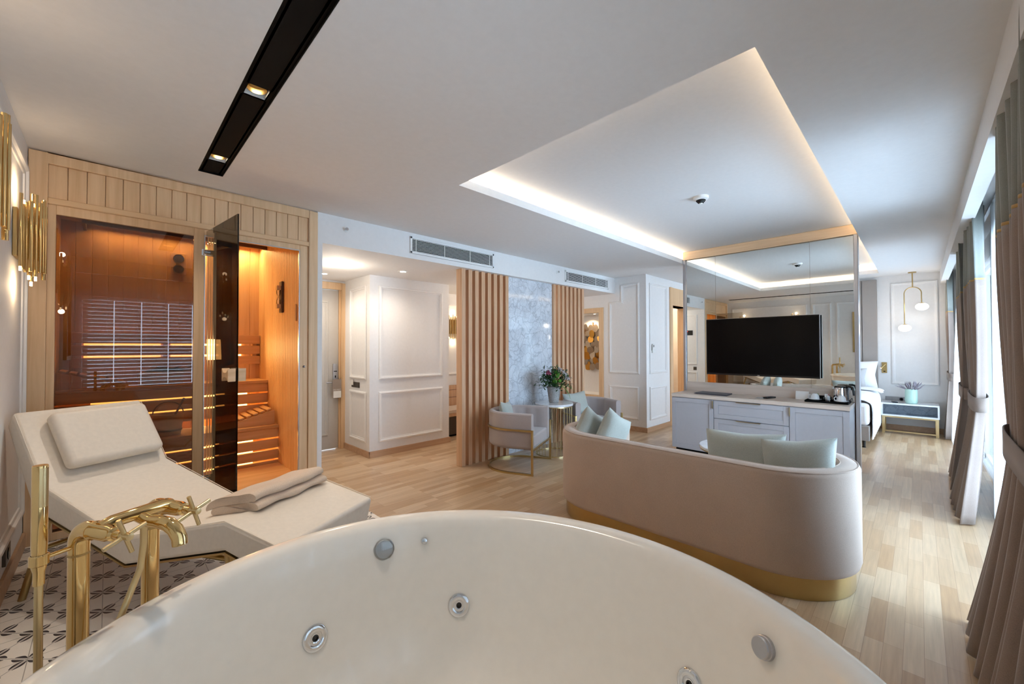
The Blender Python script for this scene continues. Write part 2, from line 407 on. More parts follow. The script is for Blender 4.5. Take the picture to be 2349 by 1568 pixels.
def rect(a0, a1, z0, z1): return [(a0, z0), (a1, z0), (a1, z1), (a0, z1)]
ZP = 0.22   # height of the tiled platform

# ================================================================== SETTING
YS, XL, XE = 3.616, -0.34, 9.12
struct('floor', BX(-0.46, 9.25, -0.62, 5.75, -0.1, 0), 'floor')
struct('floor_tiled', BX(XL, 1.295, -0.5, YS+0.02, 0, ZP), 'tile', 0.003)
struct('wall_left', BX(XL-0.12, XL, -0.62, 5.75, 0, 2.8), 'wall')
struct('wall_end', BX(XE, XE+0.12, -0.62, 3.3, 0, 2.8), 'wall')
W1, W2, W3 = (2.75, 4.85, 0.03, 2.24), (6.1, 8.7, 0.03, 2.24), (-0.25, 1.65, 0.78, 2.06)
mb = MB(); xs = -0.46
for a, b, z0, z1 in (W3, W1, W2):
    mb.box(xs, a, -0.62, -0.5, 0, 2.8).box(a, b, -0.62, -0.5, 0, z0).box(a, b, -0.62, -0.5, z1, 2.8); xs = b
mb.box(xs, 9.25, -0.62, -0.5, 0, 2.8)
struct('wall_windows', mb, 'wall')
for i, (a, b, z0, z1) in enumerate((W1, W2, W3)):
    m_ = (a+b)/2; f = MB()
    if i == 2: m_ = b-.2
    for q in ((a, a+.05, z0, z1), (b-.05, b, z0, z1), (m_-.03, m_+.03, z0, z1), (a, b, z0, z0+.05), (a, b, z1-.05, z1)): f.box(q[0], q[1], -0.60, -0.54, q[2], q[3])
    w = struct('window_%d' % (i+1), f, 'whitepl'); obj('window_pane', BX(a+.05, m_-.03, -0.575, -0.57, z0+.05, z1-.05).box(m_+.03, b-.05, -0.575, -0.57, z0+.05, z1-.05), 'glass', w)
# ceiling with the cove opening and the slot for the black downlight channel
TX0, TX1, TY0, TY1 = 1.77, 8.62, 0.437, 2.315
mb = MB(); T = CZ+0.06
for x0, x1, y0, y1 in ((-.46, .405, -.62, 3.75), (.405, .54, -.62, .95), (.405, .54, 3.32, 3.75), (.54, TX0, -.62, 3.75), (TX0, TX1, -.308, TY0), (TX0, TX1, TY1, 3.75), (TX1, 9.25, -.62, 3.75), (TX0, TX1, -.62, -.308)):
    mb.box(x0, x1, y0, y1, CZ, T)
struct('ceiling', mb, 'ceil')
g = 0.19
mb = BX(TX0-g, TX1+g, TY0-g, TY1+g, 2.67, 2.73)
mb.box(TX0-g-.05, TX0-g, TY0-g-.05, TY1+g+.05, T, 2.73).box(TX1+g, TX1+g+.05, TY0-g-.05, TY1+g+.05, T, 2.73).box(TX0-g, TX1+g, TY0-g-.05, TY0-g, T, 2.73).box(TX0-g, TX1+g, TY1+g, TY1+g+.05, T, 2.73)
struct('ceiling_cove', mb, 'ceil')
struct('ceiling_beam', BX(XL, XE, -0.308, -0.237, 2.32, CZ), 'ceil')
HZ = 2.256
struct('ceiling_hall', BX(1.298, 6.037, YS, 5.6, HZ, CZ+.06), 'wall')
# hall: outer sauna wall, entry wall, pillar
struct('wall_hall_left', BX(1.258, 1.298, YS, 5.55, 0, CZ), 'wall')
moulding('trim_1', rect(3.78, 4.75, 0.93, 2.14), 'x', 1.298, 1); moulding('trim_2', rect(3.78, 4.75, 0.18, 0.76), 'x', 1.298, 1)
mb = BX(1.298, 1.31, 5.53, 5.65, 0, HZ).box(1.31, 2.235, 5.53, 5.65, 2.135, HZ).box(2.235, 6.1, 5.53, 5.65, 0, HZ)
struct('wall_entry', mb, 'wall')
struct('wall_pillar', BX(2.277, 3.469, 4.772, 5.53, 0, HZ), 'wall')
for i, (pl, pos, out, a0, a1) in enumerate((('x', 2.277, -1, 4.85, 5.33), ('y', 4.772, -1, 2.395, 3.352))):
    moulding('trim_%d' % (3+2*i), rect(a0, a1, 0.955, 2.135), pl, pos, out); moulding('trim_%d' % (4+2*i), rect(a0, a1, 0.175, 0.802), pl, pos, out)
struct('baseboard_pillar', BX(2.262, 3.484, 4.757, 4.772, 0, 0.078).box(2.262, 2.277, 4.757, 5.53, 0, 0.078).box(3.469, 3.484, 4.757, 5.53, 0, 0.078), 'base', 0.002)
moulding('trim_7', rect(3.6, 5.9, 0.90, 2.08), 'y', 5.53, -1)
# bathroom block with art niche and bathroom doorway
NX, NY0, NY1, NZ0, NZ1 = 6.037, 3.912, 4.80, 0.525, 1.955
mb = BX(NX, 6.14, 3.05, NY0, 0, CZ).box(NX, 6.14, NY1, 5.6, 0, CZ).box(NX, 6.14, NY0, NY1, 0, NZ0).box(NX, 6.14, NY0, NY1, NZ1, CZ)
mb.box(6.40, 6.44, 3.8, 4.9, 0.4, 2.1).box(6.14, 6.40, NY0-.04, NY0, NZ0-.04, NZ1+.04).box(6.14, 6.40, NY1, NY1+.04, NZ0-.04, NZ1+.04).box(6.14, 6.40, NY0, NY1, NZ0-.04, NZ0).box(6.14, 6.40, NY0, NY1, NZ1, NZ1+.04)
struct('wall_bath_side', mb, 'wall')
DX0, DX1 = 6.975, 7.72
struct('wall_bath_front', BX(6.14, DX0, 3.05, 3.25, 0, CZ).box(DX1, XE, 3.05, 3.25, 0, CZ).box(DX0, DX1, 3.05, 3.25, 2.085, CZ), 'wall')
step = [(3.715, 0.918), (3.715, 2.118), (3.495, 2.118), (3.495, 2.39), (3.163, 2.39), (3.163, 0.918)]
moulding('trim_8', step, 'x', NX, -1); moulding('trim_9', rect(3.175, 3.715, 0.185, 0.715), 'x', NX, -1)
moulding('trim_10', rect(6.14, 6.765, 0.925, 2.385), 'y', 3.05, -1); moulding('trim_11', rect(6.14, 6.75, 0.185, 0.715), 'y', 3.05, -1)
struct('baseboard_bath', BX(6.022, 6.037, 3.035, 5.53, 0, 0.078).box(6.022, 6.885, 3.035, 3.05, 0, 0.078), 'base', 0.002)
struct('wall_bath_inner', BX(6.45, 9.2, 4.35, 4.45, 0, CZ).box(6.44, 6.5, 3.25, 4.45, 0, CZ).box(9.1, 9.2, 3.25, 4.45, 0, CZ), 'stone')
struct('trim_12', BX(6.885, DX0+.012, 3.03, 3.26, 0, 2.395).box(DX1-.012, DX1+.09, 3.03, 3.26, 0, 2.395).box(DX0, DX1, 3.03, 3.26, 2.085, 2.12).box(DX0, DX1, 3.04, 3.06, 2.12, 2.395), 'oakz', 0.002)
struct('trim_13', BX(6.02, 6.06, NY0-.085, NY0+.006, NZ0-.09, NZ1+.085).box(6.02, 6.06, NY1, NY1+.085, NZ0-.09, NZ1+.085).box(6.02, 6.06, NY0, NY1, NZ1, NZ1+.085).box(6.02, 6.06, NY0, NY1, NZ0-.09, NZ0), 'oakz', 0.002)
# left wall panels and skirting
moulding('trim_14', rect(1.865, 3.50, 0.437, 2.365), 'x', XL, 1, 0.055); moulding('trim_15', rect(1.41, 1.77, 0.437, 2.365), 'x', XL, 1, 0.055); moulding('trim_16', rect(-0.15, 1.325, 0.437, 2.365), 'x', XL, 1, 0.055)
struct('baseboard_left', BX(XL, XL+.014, -0.5, YS, ZP, ZP+.085), 'base', 0.002)
moulding('trim_17', rect(-0.216, 0.325, 0.742, 2.39), 'x', XE, -1)
struct('baseboard_end', BX(XE-.014, XE, -0.5, 0.5, 0, 0.085), 'base', 0.002)

# ================================================================== ENTRANCE DOOR (hall)
d1 = struct('door_1', BX(2.225, 2.315, 5.50, 5.53, 0, 2.225).box(1.30, 2.225, 5.50, 5.53, 2.135, 2.225).box(2.205, 2.235, 5.53, 5.64, 0, 2.135), 'oakz', 0.003)
obj('door_leaf', BX(1.30, 2.203, 5.545, 5.59, 0.012, 2.128), 'door', d1, 0.002)
moulding('leaf_moulding', rect(1.36, 2.07, 0.19, 1.98), 'y', 5.545, -1, 0.04, 0.012, 'door', d1)
lk = obj('lock_plate', MB().prism(rounded(0.058, 0.235, 0.006, 3, 2.158, 1.025), lambda u, v, t: (u, t, v), 5.527, 5.545), 'alu', d1, 0.002)
obj('lock_slot', BX(2.138, 2.178, 5.522, 5.527, 1.035, 1.046).box(2.152, 2.164, 5.522, 5.527, 0.955, 0.985), 'black', d1)
obj('door_handle', MB().tube([(2.165, 5.545, 0.893), (2.165, 5.505, 0.893)], 0.012).tube([(2.172, 5.5, 0.893), (2.03, 5.5, 0.896)], 0.0095), 'alu', d1, ang=50)
hg = thing('door_hanger', 'taupe do-not-disturb hanger with white lower half hanging on the entrance door handle', 'door hanger', (2.163, 5.49, 0.80))
obj('hanger_card', MB().prism(rounded(0.118, 0.25, 0.006, 3, 2.163, 0.812), lambda u, v, t: (u, t, v), 5.482, 5.485), 'taupe', hg)
obj('white_half', MB().prism(rounded(0.100, 0.09, 0.004, 3, 2.166, 0.735), lambda u, v, t: (u, t, v), 5.4800, 5.4818), 'paper', hg)
def text(name, s, loc, rot, size, mat, parent, depth=0.0006):
    cu = bpy.data.curves.new(name, 'FONT'); cu.body = s; cu.size = size; cu.extrude = depth; cu.align_x = 'CENTER'; cu.align_y = 'CENTER'
    tmp = bpy.data.objects.new(name, cu); COL.objects.link(tmp); bpy.context.view_layer.update()
    me = bpy.data.meshes.new_from_object(tmp.evaluated_get(bpy.context.evaluated_depsgraph_get())); bpy.data.objects.remove(tmp); bpy.data.curves.remove(cu)
    me.transform(wmat(parent).inverted() @ Matrix.LocRotScale(Vector(loc), rot, None)); me.materials.clear(); me.materials.append(M[mat])
    o = bpy.data.objects.new(name, me); COL.objects.link(o); o.parent = parent; return o
from mathutils import Euler
text('lettering', 'DO NOT', (2.163, 5.4815, 0.796), Euler((R(90), 0, 0)), 0.024, 'paper', hg)
sw = thing('key_card_switch', 'dark bronze switch plate with a key card holder on the hall pillar side', 'switch', (2.277, 5.16, 0.88))
obj('switch_plate', BX(2.268, 2.277, 5.045, 5.275, 0.842, 0.912), 'bronze', sw, 0.002)
obj('switch_key', BX(2.264, 2.268, 5.055, 5.115, 0.85, 0.904).box(2.264, 2.268, 5.125, 5.185, 0.85, 0.904), 'bronze', sw, 0.001)
obj('key_card', BX(2.258, 2.263, 5.205, 5.262, 0.87, 0.935), 'paper', sw)
th = thing('thermostat', 'black wall thermostat with a red light beside the sauna, seen in the mirror', 'thermostat', (1.298, 3.97, 1.70))
obj('thermostat_plate', BX(1.298, 1.308, 3.885, 4.06, 1.645, 1.762), 'blackgloss', th, 0.002); obj('indicator', BX(1.308, 1.309, 4.00, 4.03, 1.725, 1.745), 'red', th)
tag(obj('light_switch', BX(1.298, 1.307, 3.80, 3.875, 0.80, 0.88), 'bronze', None, 0.002), 'square bronze light switch under the thermostat, seen in the mirror', 'switch')
# round hall downlights, alarm sounder
for k, (x, y, lab, pw) in enumerate(((1.849, 5.093, 'round recessed downlight in front of the entrance door', 9), (2.467, 4.309, 'round recessed downlight before the white panelled pillar', 8))):
    t = thing('downlight', lab, 'ceiling light', (x, y, HZ), 0, 'hall downlights')
    obj('trim_ring', MB().lathe([(0.036, -0.004), (0.055, -0.004), (0.057, 0.0), (0.036, 0.0), (0.036, -0.004)], (x, y, HZ)), 'whitepl', t)
    obj('lamp', MB().lathe([(0, -0.002), (0.036, -0.002)], (x, y, HZ)), 'lampw', t)
    spot('hall_light_and_fill', (x, y, HZ-0.02), (0, 0, -1), pw*2.1, SOFT, 150, 0.8, 0.04)
point('hall_light_and_fill', (4.2, 4.5, 2.1), 16, SOFT, 0.1)  # added fill with no fitting, brightens the hall behind the slats
point('hall_light_and_fill', (1.75, 4.4, 2.1), 7, SOFT, 0.1)  # second added fill without a lamp, lifts the entrance side of the hall
tag(obj('alarm_sounder', MB().lathe([(0.0, -0.012), (0.045, -0.012), (0.06, 0.0), (0, 0)], (1.71, 4.545, HZ)), 'whitepl'), 'flat white round sounder on the hall ceiling', 'alarm')
# ventilation grilles and sidewall sprinklers on the bulkhead
def grille(x0, x1, z0, z1, lab):
    t = thing('air_grille', lab, 'vent', ((x0+x1)/2, YS, (z0+z1)/2), 0, 'air grilles on the bulkhead'); y = YS; b = 0.022
    mb = BX(x0, x1, y-.012, y, z0, z0+b).box(x0, x1, y-.012, y, z1-b, z1).box(x0, x0+b, y-.012, y, z0, z1).box(x1-b, x1, y-.012, y, z0, z1)
    for k in (0.06, 0.37, 0.68, 0.94): mb.box(x0+(x1-x0)*k-.003, x0+(x1-x0)*k+.003, y-.010, y-.002, z0, z1)
    obj('grille_frame', mb, 'whitepl', t, 0.002)
    obj('duct_opening', BX(x0+b, x1-b, y-.002, y, z0+b, z1-b), 'black', t)
    mb = MB(); n = 9
    for k in range(n):
        z = z0+b+(z1-z0-2*b)*(k+.5)/n
        mb.obox(((x0+x1)/2, y-.006, z), ((x1-x0)/2-b, 0, 0), (0, .004, .0015), (0, -.001, .0018))
    obj('louvres', mb, 'whitepl', t)
grille(2.147, 3.285, 2.308, 2.478, 'long white slatted air grille above the panelled pillar')
grille(4.682, 5.84, 2.308, 2.474, 'long white slatted air grille above the right wooden slats')
for x, z, lab in ((1.497, 2.41, 'small chrome sprinkler on the bulkhead next to the sauna'), (4.502, 2.42, 'small chrome sprinkler beside the right air grille')):
    t = thing('sprinkler', lab, 'sprinkler', (x, YS, z), 0, 'sidewall sprinklers')
    obj('rosette', MB().lathe([(0, 0.0), (0.022, 0.0), (0.02, 0.006), (0, 0.008)], (x, YS, z), 20, (0, -1, 0)), 'whitepl', t)
    obj('nozzle', MB().lathe([(0, 0.006), (0.009, 0.006), (0.007, 0.03), (0.014, 0.032), (0.014, 0.035), (0, 0.036)], (x, YS, z), 14, (0, -1, 0)), 'chrome', t)
tag(obj('smoke_detector', MB().lathe([(0, -0.062), (0.012, -0.062), (0.018, -0.05), (0.02, -0.05), (0.026, -0.04), (0.03, -0.04), (0.035, -0.03), (0.048, -0.028), (0.062, -0.02), (0.064, 0.0), (0, 0)], (3.68, 1.34, 2.67), 28), 'whitepl'), 'white smoke detector on the recessed ceiling', 'smoke detector')
sd = bpy.data.objects['smoke_detector']
mb = MB()
for r_, z in ((0.037, -0.034), (0.030, -0.043), (0.022, -0.052)): mb.lathe([(r_-.004, -.004+z), (r_+.002, z-.001), (r_+.002, z+.004)], (3.68, 1.34, 2.67), 28)
obj('detector_slots', mb, 'black', sd)

# ================================================================== BLACK DOWNLIGHT CHANNEL
t = thing('downlight_channel', 'long black recessed ceiling channel with square downlights', 'ceiling light', (0.4725, 2.1, CZ))
cx0, cx1, cy0, cy1 = 0.4065, 0.5385, 0.952, 3.318
ys = (3.05, 2.13, 1.21); hw = 0.047
mb = BX(cx0, cx1, cy0, cy0+.004, CZ-.002, 2.575).box(cx0, cx1, cy1-.004, cy1, CZ-.002, 2.575).box(cx0, cx0+.004, cy0, cy1, CZ-.002, 2.575).box(cx1-.004, cx1, cy0, cy1, CZ-.002, 2.575)
zz = CZ+.008; mb.box(cx0, .4725-hw+.004, cy0, cy1, zz, zz+.006).box(.4725+hw-.004, cx1, cy0, cy1, zz, zz+.006)
e = cy0
for y in sorted(ys): mb.box(.42, .525, e, y-.052, zz, zz+.006); e = y+.052
mb.box(.42, .525, e, cy1, zz, zz+.006)
obj('channel', mb, 'black', t)
for k, y in enumerate(ys):
    mb = MB(); x0, x1, y0, y1 = .4725-.043, .4725+.043, y-.052, y+.052; z0, z1 = zz, 2.572
    mb.box(x0-.003, x0, y0, y1, z0, z1).box(x1, x1+.003, y0, y1, z0, z1).box(x0, x1, y0-.003, y0, z0, z1).box(x0, x1, y1, y1+.003, z0, z1).box(x0, x1, y0, y1, z1, z1+.002)
    f = obj('downlight', mb, 'whitepl', t)
    obj('reflector', MB().lathe([(0.040, -0.022), (0.041, 0), (0.03, 0.004), (0.018, 0.008)], (.4725, y, 2.56), 24), 'goldsat', f)
    obj('lamp', MB().lathe([(0, 0), (0.017, 0)], (.4725, y, 2.565), 16), 'lampw', f)
    spot('channel_light', (.4725, y, 2.552), (0, 0.0, -1), 26, SOFT, 95, 0.9, 0.03)

# ================================================================== WALL SCONCES
TUBES = [(-.100, .030, 1.755, 2.115), (-.085, .062, 1.735, 2.085), (-.066, .034, 1.745, 2.07), (-.050, .075, 1.715, 2.13), (-.032, .040, 1.735, 2.09), (-.014, .085, 1.74, 2.10),
         (.004, .048, 1.725, 2.105), (.020, .092, 1.75, 2.12), (.038, .055, 1.72, 2.085), (.052, .098, 1.745, 2.10), (.068, .050, 1.70, 2.16), (.083, .090, 1.715, 2.14), (.097, .045, 1.73, 2.11)]
def sconce(loc, rz, lab):
    t = thing('wall_sconce', lab, 'wall lamp', loc, rz, 'brass tube wall sconces'); zb = 1.93
    obj('back_plate', BX(0, 0.016, -0.07, 0.07, -0.12, 0.12), 'goldsat', t, 0.002, local=True)
    for k, (y, x, z0, z1) in enumerate(TUBES):
        r_ = 0.0066 + 0.0018*((k*7) % 3)/2
        tb = obj('brass_tube', MB().tube([(x, y, z0-zb), (x, y, z1-zb)], r_, 12), 'gold', t, local=True, ang=50)
        if k in (0, 3, 6, 10): obj('lamp', MB().tube([(x, y, z0-zb-.022), (x, y, z0-zb+.002)], r_*0.72, 10), 'lamp', tb, local=True)
        if k in (2, 8): obj('lamp', MB().tube([(x, y, z1-zb-.002), (x, y, z1-zb+.02)], r_*0.72, 10), 'lamp', tb, local=True)
    m = Matrix.Translation(loc) @ Matrix.Rotation(rz, 4, 'Z')
    for z in (-0.26, 0.23): point('sconce_light', m @ Vector((0.05, -0.01, z)), 1.1 if rz == 0 else .5, WARM, 0.02)
    return t
sconce((XL, 3.20, 1.93), 0, 'brass tube wall sconce between the sauna and the long chair')
sconce((XL, 2.08, 1.93), 0, 'brass tube wall sconce at the picture edge nearest the bath')
sconce((4.10, 5.53, 1.705), R(-90), 'brass tube wall sconce behind the wooden slats in the hall')
pf = thing('framed_picture', 'gilt framed pale picture on the long white wall, seen in the mirror', 'picture', (XL, 0.72, 1.68))
obj('picture_frame', BX(XL, XL+.035, 0.40, 0.44, 1.232, 2.123).box(XL, XL+.035, 0.998, 1.038, 1.232, 2.123).box(XL, XL+.035, .44, .998, 1.232, 1.272).box(XL, XL+.035, .44, .998, 2.083, 2.123), 'goldsat', pf, 0.003)
obj('picture', BX(XL, XL+.012, .44, .998, 1.272, 2.083), 'canvas', pf)
so = thing('wall_socket', 'dark wall socket low on the white wall behind the long chair', 'socket', (XL, 3.05, 0.385))
obj('socket_plate', BX(XL, XL+.012, 2.985, 3.115, 0.345, 0.425), 'bronze', so, 0.002); obj('socket_face', MB().lathe([(0, 0), (.026, 0), (.028, .003), (0, .0031)], (XL+.012, 3.05, .385), 20, (1, 0, 0)), 'blackgloss', so)

# ================================================================== SAUNA CABIN
S = thing('sauna_cabin', 'pale timber sauna cabin with tinted glass front and orange glow', 'sauna', (0.46, YS, ZP))
F0 = YS
sx0, sx1 = XL+.003, 1.257
mb = BX(sx0, -.263, F0-.012, F0+.04, ZP, CZ-.01).box(1.186, sx1, F0-.012, F0+.04, ZP, CZ-.01).box(-.263, 1.186, F0-.012, F0+.04, 2.442, CZ-.01)
mb.box(-.263, -.228, F0, F0+.035, ZP, 2.205).box(.423, .482, F0, F0+.035, ZP, 2.205).box(1.118, 1.186, F0, F0+.035, ZP, 2.205)
mb.box(-.228, .423, F0, F0+.035, 2.15, 2.205).box(.482, 1.118, F0, F0+.035, 2.165, 2.205).box(-.228, .423, F0, F0+.035, ZP, .265)
obj('front_frame', mb, 'oakz', S, 0.003)
obj('lintel', BX(-.263, 1.186, F0-.016, F0+.035, 2.205, 2.243), 'oakx', S, 0.006)
mb = MB(); x = -.263; nb = 18; pw = (1.186+.263)/nb
for k in range(nb): mb.box(x+k*pw+.0012, x+(k+1)*pw-.0012, F0+.004, F0+.02, 2.243, 2.442)
mb.box(-.263, 1.186, F0+.016, F0+.02, 2.243, 2.442)
obj('header_boards', mb, 'oakz', S, 0.002, 1)
obj('glass_panel', BX(-.228, .423, F0+.012, F0+.02, .265, 2.15), 'bronzeglass', S)
obj('door_gasket', BX(.482, .488, F0-.002, F0+.02, .27, 2.165).box(1.112, 1.118, F0-.002, F0+.02, .27, 2.165).box(.488, 1.112, F0-.002, F0+.02, 2.157, 2.165), 'alu', S)
tag(obj('magnet_catch', MB().lathe([(0, 0), (.006, 0), (.009, .001), (.010, .004), (0, .0045)], (1.152, F0, 1.198), 16, (0, -1, 0)), 'chrome', S), None, None)
# open door, hinged at the post
dp = Vector((.496, F0-.008, 0)); de = Vector((.568, 2.99, 0)); dd = (de-dp); dl = dd.length; dd.normalize(); dn = Vector((dd.y, -dd.x, 0))
dr = obj('door', MB().obox(dp + dd*dl/2 + Vector((0, 0, (.29+2.19)/2)), dd*(dl/2), dn*.004, (0, 0, .95)), 'greyglass', S)
for z in (2.04, 0.42):
    c = dp + dd*.012 + Vector((0, 0, z)); obj('hinge', MB().tube([c-dn*.022, c+dn*.022], .017, 16).obox(c - dd*.02 + Vector((0, .004, 0)), (.028, 0, 0), (0, .006, 0), (0, 0, .022)), 'chrome', dr, ang=50)
c = dp + dd*(dl-.06) + Vector((0, 0, 1.185)); mb = MB()
for sg in (-1, 1):
    pl = [(-.062, .046), (-.03, .020), (.0, .016), (.03, .020), (.062, .046), (.062, -.046), (.03, -.020), (0, -.016), (-.03, -.020), (-.062, -.046)]
    mb.prism(pl, lambda u, v, tt, c=c, sg=sg: c + dd*(u*.9) + Vector((0, 0, v*.9)) + dn*(sg*tt), .006, .05)
obj('handle', mb, 'oakx', dr, 0.003)
IX0, IX1, IY1, IZ0, IZ1 = -.302, 1.16, 5.04, .275, 2.43
def boards(axis, a0, a1, pitch, fixed, out, z0, z1, gap=.0022, th=.012):
    mb = MB(); n = max(1, round((a1-a0)/pitch)); p = (a1-a0)/n
    for k in range(n):
        q0, q1 = a0+k*p+gap/2, a0+(k+1)*p-gap/2; f0, f1 = sorted((fixed, fixed+out*th))
        if axis == 'x': mb.box(q0, q1, f0, f1, z0, z1)
        else: mb.box(f0, f1, q0, q1, z0, z1)
    f0, f1 = sorted((fixed-out*.01, fixed+out*.004))
    if axis == 'x': mb.box(a0, a1, f0, f1, z0, z1)
    else: mb.box(f0, f1, a0, a1, z0, z1)
    return mb
obj('back_wall', boards('x', IX0, IX1, .098, IY1, -1, IZ0, IZ1), 'sauna', S, 0.002, 1)
obj('side_wall', boards('y', F0+.04, IY1, .098, IX0, 1, IZ0, IZ1), 'sauna', S, 0.002, 1)
obj('side_wall', boards('y', F0+.04, IY1, .048, IX1, -1, IZ0, IZ1), 'sauna', S, 0.0015, 1)
obj('sauna_ceiling', BX(IX0, IX1, F0+.04, IY1, IZ1, IZ1+.02), 'saunax', S)
obj('sauna_floor', BX(IX0, IX1, F0+.036, IY1, .23, IZ0), 'saunax', S)
obj('valance', BX(-.16, IX1-.012, 4.72, 4.745, 2.36, IZ1).box(-.16, -.14, 4.745, IY1-.012, 2.36, IZ1), 'darkwood', S, 0.002)
UY, UZ, LY, LZ = 4.67, 1.03, 4.295, .63
mb = BX(IX0+.012, IX1-.012, UY-.012, IY1-.012, UZ-.028, UZ)
for a, b in ((.915, 1.0), (.805, .90), (.695, .79)): mb.box(IX0+.012, IX1-.012, UY, UY+.022, a, b)
obj('upper_bench', mb, 'saunax', S, 0.003)
mb = BX(IX0+.012, IX1-.012, LY-.012, UY+.02, LZ-.028, LZ)
for a, b in ((.515, .60), (.415, .50), (.315, .40)): mb.box(IX0+.012, IX1-.012, LY, LY+.022, a, b)
mb.box(IX0+.012, IX1-.012, LY+.004, LY+.02, IZ0, .30)
obj('lower_bench', mb, 'saunax', S, 0.003)
mb = MB()
for a, b in ((1.397, 1.488), (1.292, 1.378), (1.187, 1.270)): mb.box(-.22, 1.145, 4.965, 4.985, a, b)
mb.box(-.2, -.16, 4.985, 5.03, 1.19, 1.48).box(.36, .40, 4.985, 5.03, 1.19, 1.48).box(1.08, 1.12, 4.985, 5.03, 1.19, 1.48)
obj('backrest', mb, 'saunax', S, 0.003)
mb = MB()
for z in (1.3875, 1.281):
    for a, b in ((-.15, .345), (.415, .98)): mb.box(a, b, 4.99, 4.998, z-.0085, z+.0085)
obj('led_tube', mb, 'led', S)
mb = MB()
for z in (.9075, .7975): mb.box(-.1, .98, UY+.05, UY+.056, z-.012, z+.012)
for z in (.5075, .4075, .3075): mb.box(.1, .95, LY+.05, LY+.056, z-.012, z+.012)
obj('bench_led', mb, 'led', S)
area('sauna_led', (.5, 4.93, 2.40), (0, -.1, -1), 1.2, .03, 10, (1.0, .64, .25))
area('sauna_led', (.45, 4.80, 1.34), (0, -1, .1), 1.1, .2, 5, (1.0, .60, .23))
area('sauna_led', (.5, 4.85, .70), (0, -1, -.3), 1.1, .05, 3.2, (1.0, .60, .23))
area('sauna_led', (.5, 4.4, .45), (0, -1, -.3), 1.1, .05, 3.2, (1.0, .60, .23))
# things in the sauna
t = thing('thermometer', 'wooden twin dial thermometer on the sauna back wall', 'thermometer', (.47, 5.028, 2.16))
pl = [(.41, 2.07), (.425, 2.055), (.515, 2.055), (.53, 2.07), (.53, 2.25), (.515, 2.265), (.425, 2.265), (.41, 2.25)]
obj('thermometer_board', MB().prism(pl, lambda u, v, q: (u, q, v), 5.005, 5.027), 'sauna', t, 0.003)
for z in (2.21, 2.11):
    dl_ = obj('dial', MB().lathe([(0, .004), (.037, .004), (.039, .007), (.043, .007), (.043, 0), (0, 0)], (.47, 5.005, z), 24, (0, -1, 0)), 'goldsat', t)
    obj('dial_face', MB().lathe([(0, .0048), (.036, .0048)], (.47, 5.005, z), 24, (0, -1, 0)), 'dgrey', dl_)
t = thing('sand_timer', 'dark wooden sand timer on the right sauna wall', 'sand timer', (1.148, 4.19, 1.82))
obj('timer_board', BX(1.128, 1.147, 4.15, 4.225, 1.68, 1.97), 'darkwood', t, 0.004)
obj('sand_glass', MB().lathe([(0, .0), (.016, .002), (.017, .03), (.005, .065), (.017, .10), (.016, .128), (0, .13)], (1.112, 4.19, 1.76), 16), 'clear', t)
obj('timer_cap', BX(1.096, 1.13, 4.165, 4.215, 1.892, 1.93), 'sauna', t, 0.003); obj('timer_cap', BX(1.096, 1.13, 4.165, 4.215, 1.72, 1.758), 'sauna', t, 0.003)
obj('vent_slider', MB().box(1.135, 1.148, 3.775, 3.80, 1.585, 1.73), 'sauna', S, 0.004)
def wedge(c, rz, lab):
    t = thing('sauna_headrest', lab, 'headrest', c, rz, 'slatted sauna headrests')
    for y in (-.15, .135): obj('side_board', MB().prism([(-.20, 0), (.20, 0), (.20, .13), (.185, .135), (-.20, .025)], lambda u, v, q: (u, q, v), y, y+.018), 'saunax', t, 0.002, local=True)
    for k in range(7):
        u = -.175+k*.055; z = .03+(u+.2)*.285; obj('slat', MB().obox((u, 0, z+.009), (.019, 0, .0054), (0, .148, 0), (-.0015, 0, .007)), 'saunax', t, 0.002, local=True)
wedge((.93, 4.50, LZ), 0, 'slatted wooden wedge headrest on the lower sauna bench near the door')
wedge((-.10, 4.85, UZ), PI, 'slatted wooden wedge headrest on the upper sauna bench behind the tinted glass')
for k in range(3):
    tw = obj('folded_towel', MB().prism(rounded(.30, .034, .015, 4), lambda u, v, q: (u+.335+.004*k, q, v+UZ+.0195+.036*k), 4.74, 4.94), 'twhite', None, 0.008, 2)
    tag(tw, ('white folded towel on the upper sauna bench, lowest of its pile', 'white folded towel in the middle of the pile on the upper sauna bench', 'white folded towel on top of the sauna pile, under the dried twigs')[k], 'towel', 'folded sauna towels')
mb = MB()
for k in range(46):
    a = Vector((.22+.26*random.random(), 4.76+.14*random.random(), UZ+.115)); d_ = Vector((.10*random.random()+.03, .05*(random.random()-.5), .05*random.random()))
    mb.tube([a, a+d_*.5, a+d_], .0018, 4)
    mb.add([a+d_*.6, a+d_*.9+Vector((0, .012, .004)), a+d_*1.3, a+d_*.9-Vector((0, .012, -.004))], [(0, 1, 2, 3)])
tag(obj('dried_twigs', mb, 'twig'), 'bunch of dark dried twigs on the folded sauna towels', 'twigs')
t = thing('sauna_bucket', 'wooden water bucket on the lower sauna bench behind the glass', 'bucket', (.36, 4.46, LZ))
obj('bucket_body', MB().lathe([(0, 0), (.085, 0), (.105, .17), (.096, .17), (.08, .012), (0, .012)], (.36, 4.46, LZ+.002), 20), 'saunax', t, ang=40)
obj('hoop', MB().lathe([(.0905, .03), (.0925, .03), (.0945, .045), (.0925, .045), (.0905, .03)], (.36, 4.46, LZ+.002), 20), 'bronze', t)
obj('bucket_handle', MB().tube([(.36+.1*math.cos(a), 4.46, LZ+.165+.11*math.sin(a)) for a in [PI*i/12 for i in range(13)]], .004, 8), 'bronze', t)
t = thing('sauna_ladle', 'long wooden ladle leaning in the sauna bucket', 'ladle', (.38, 4.46, LZ))
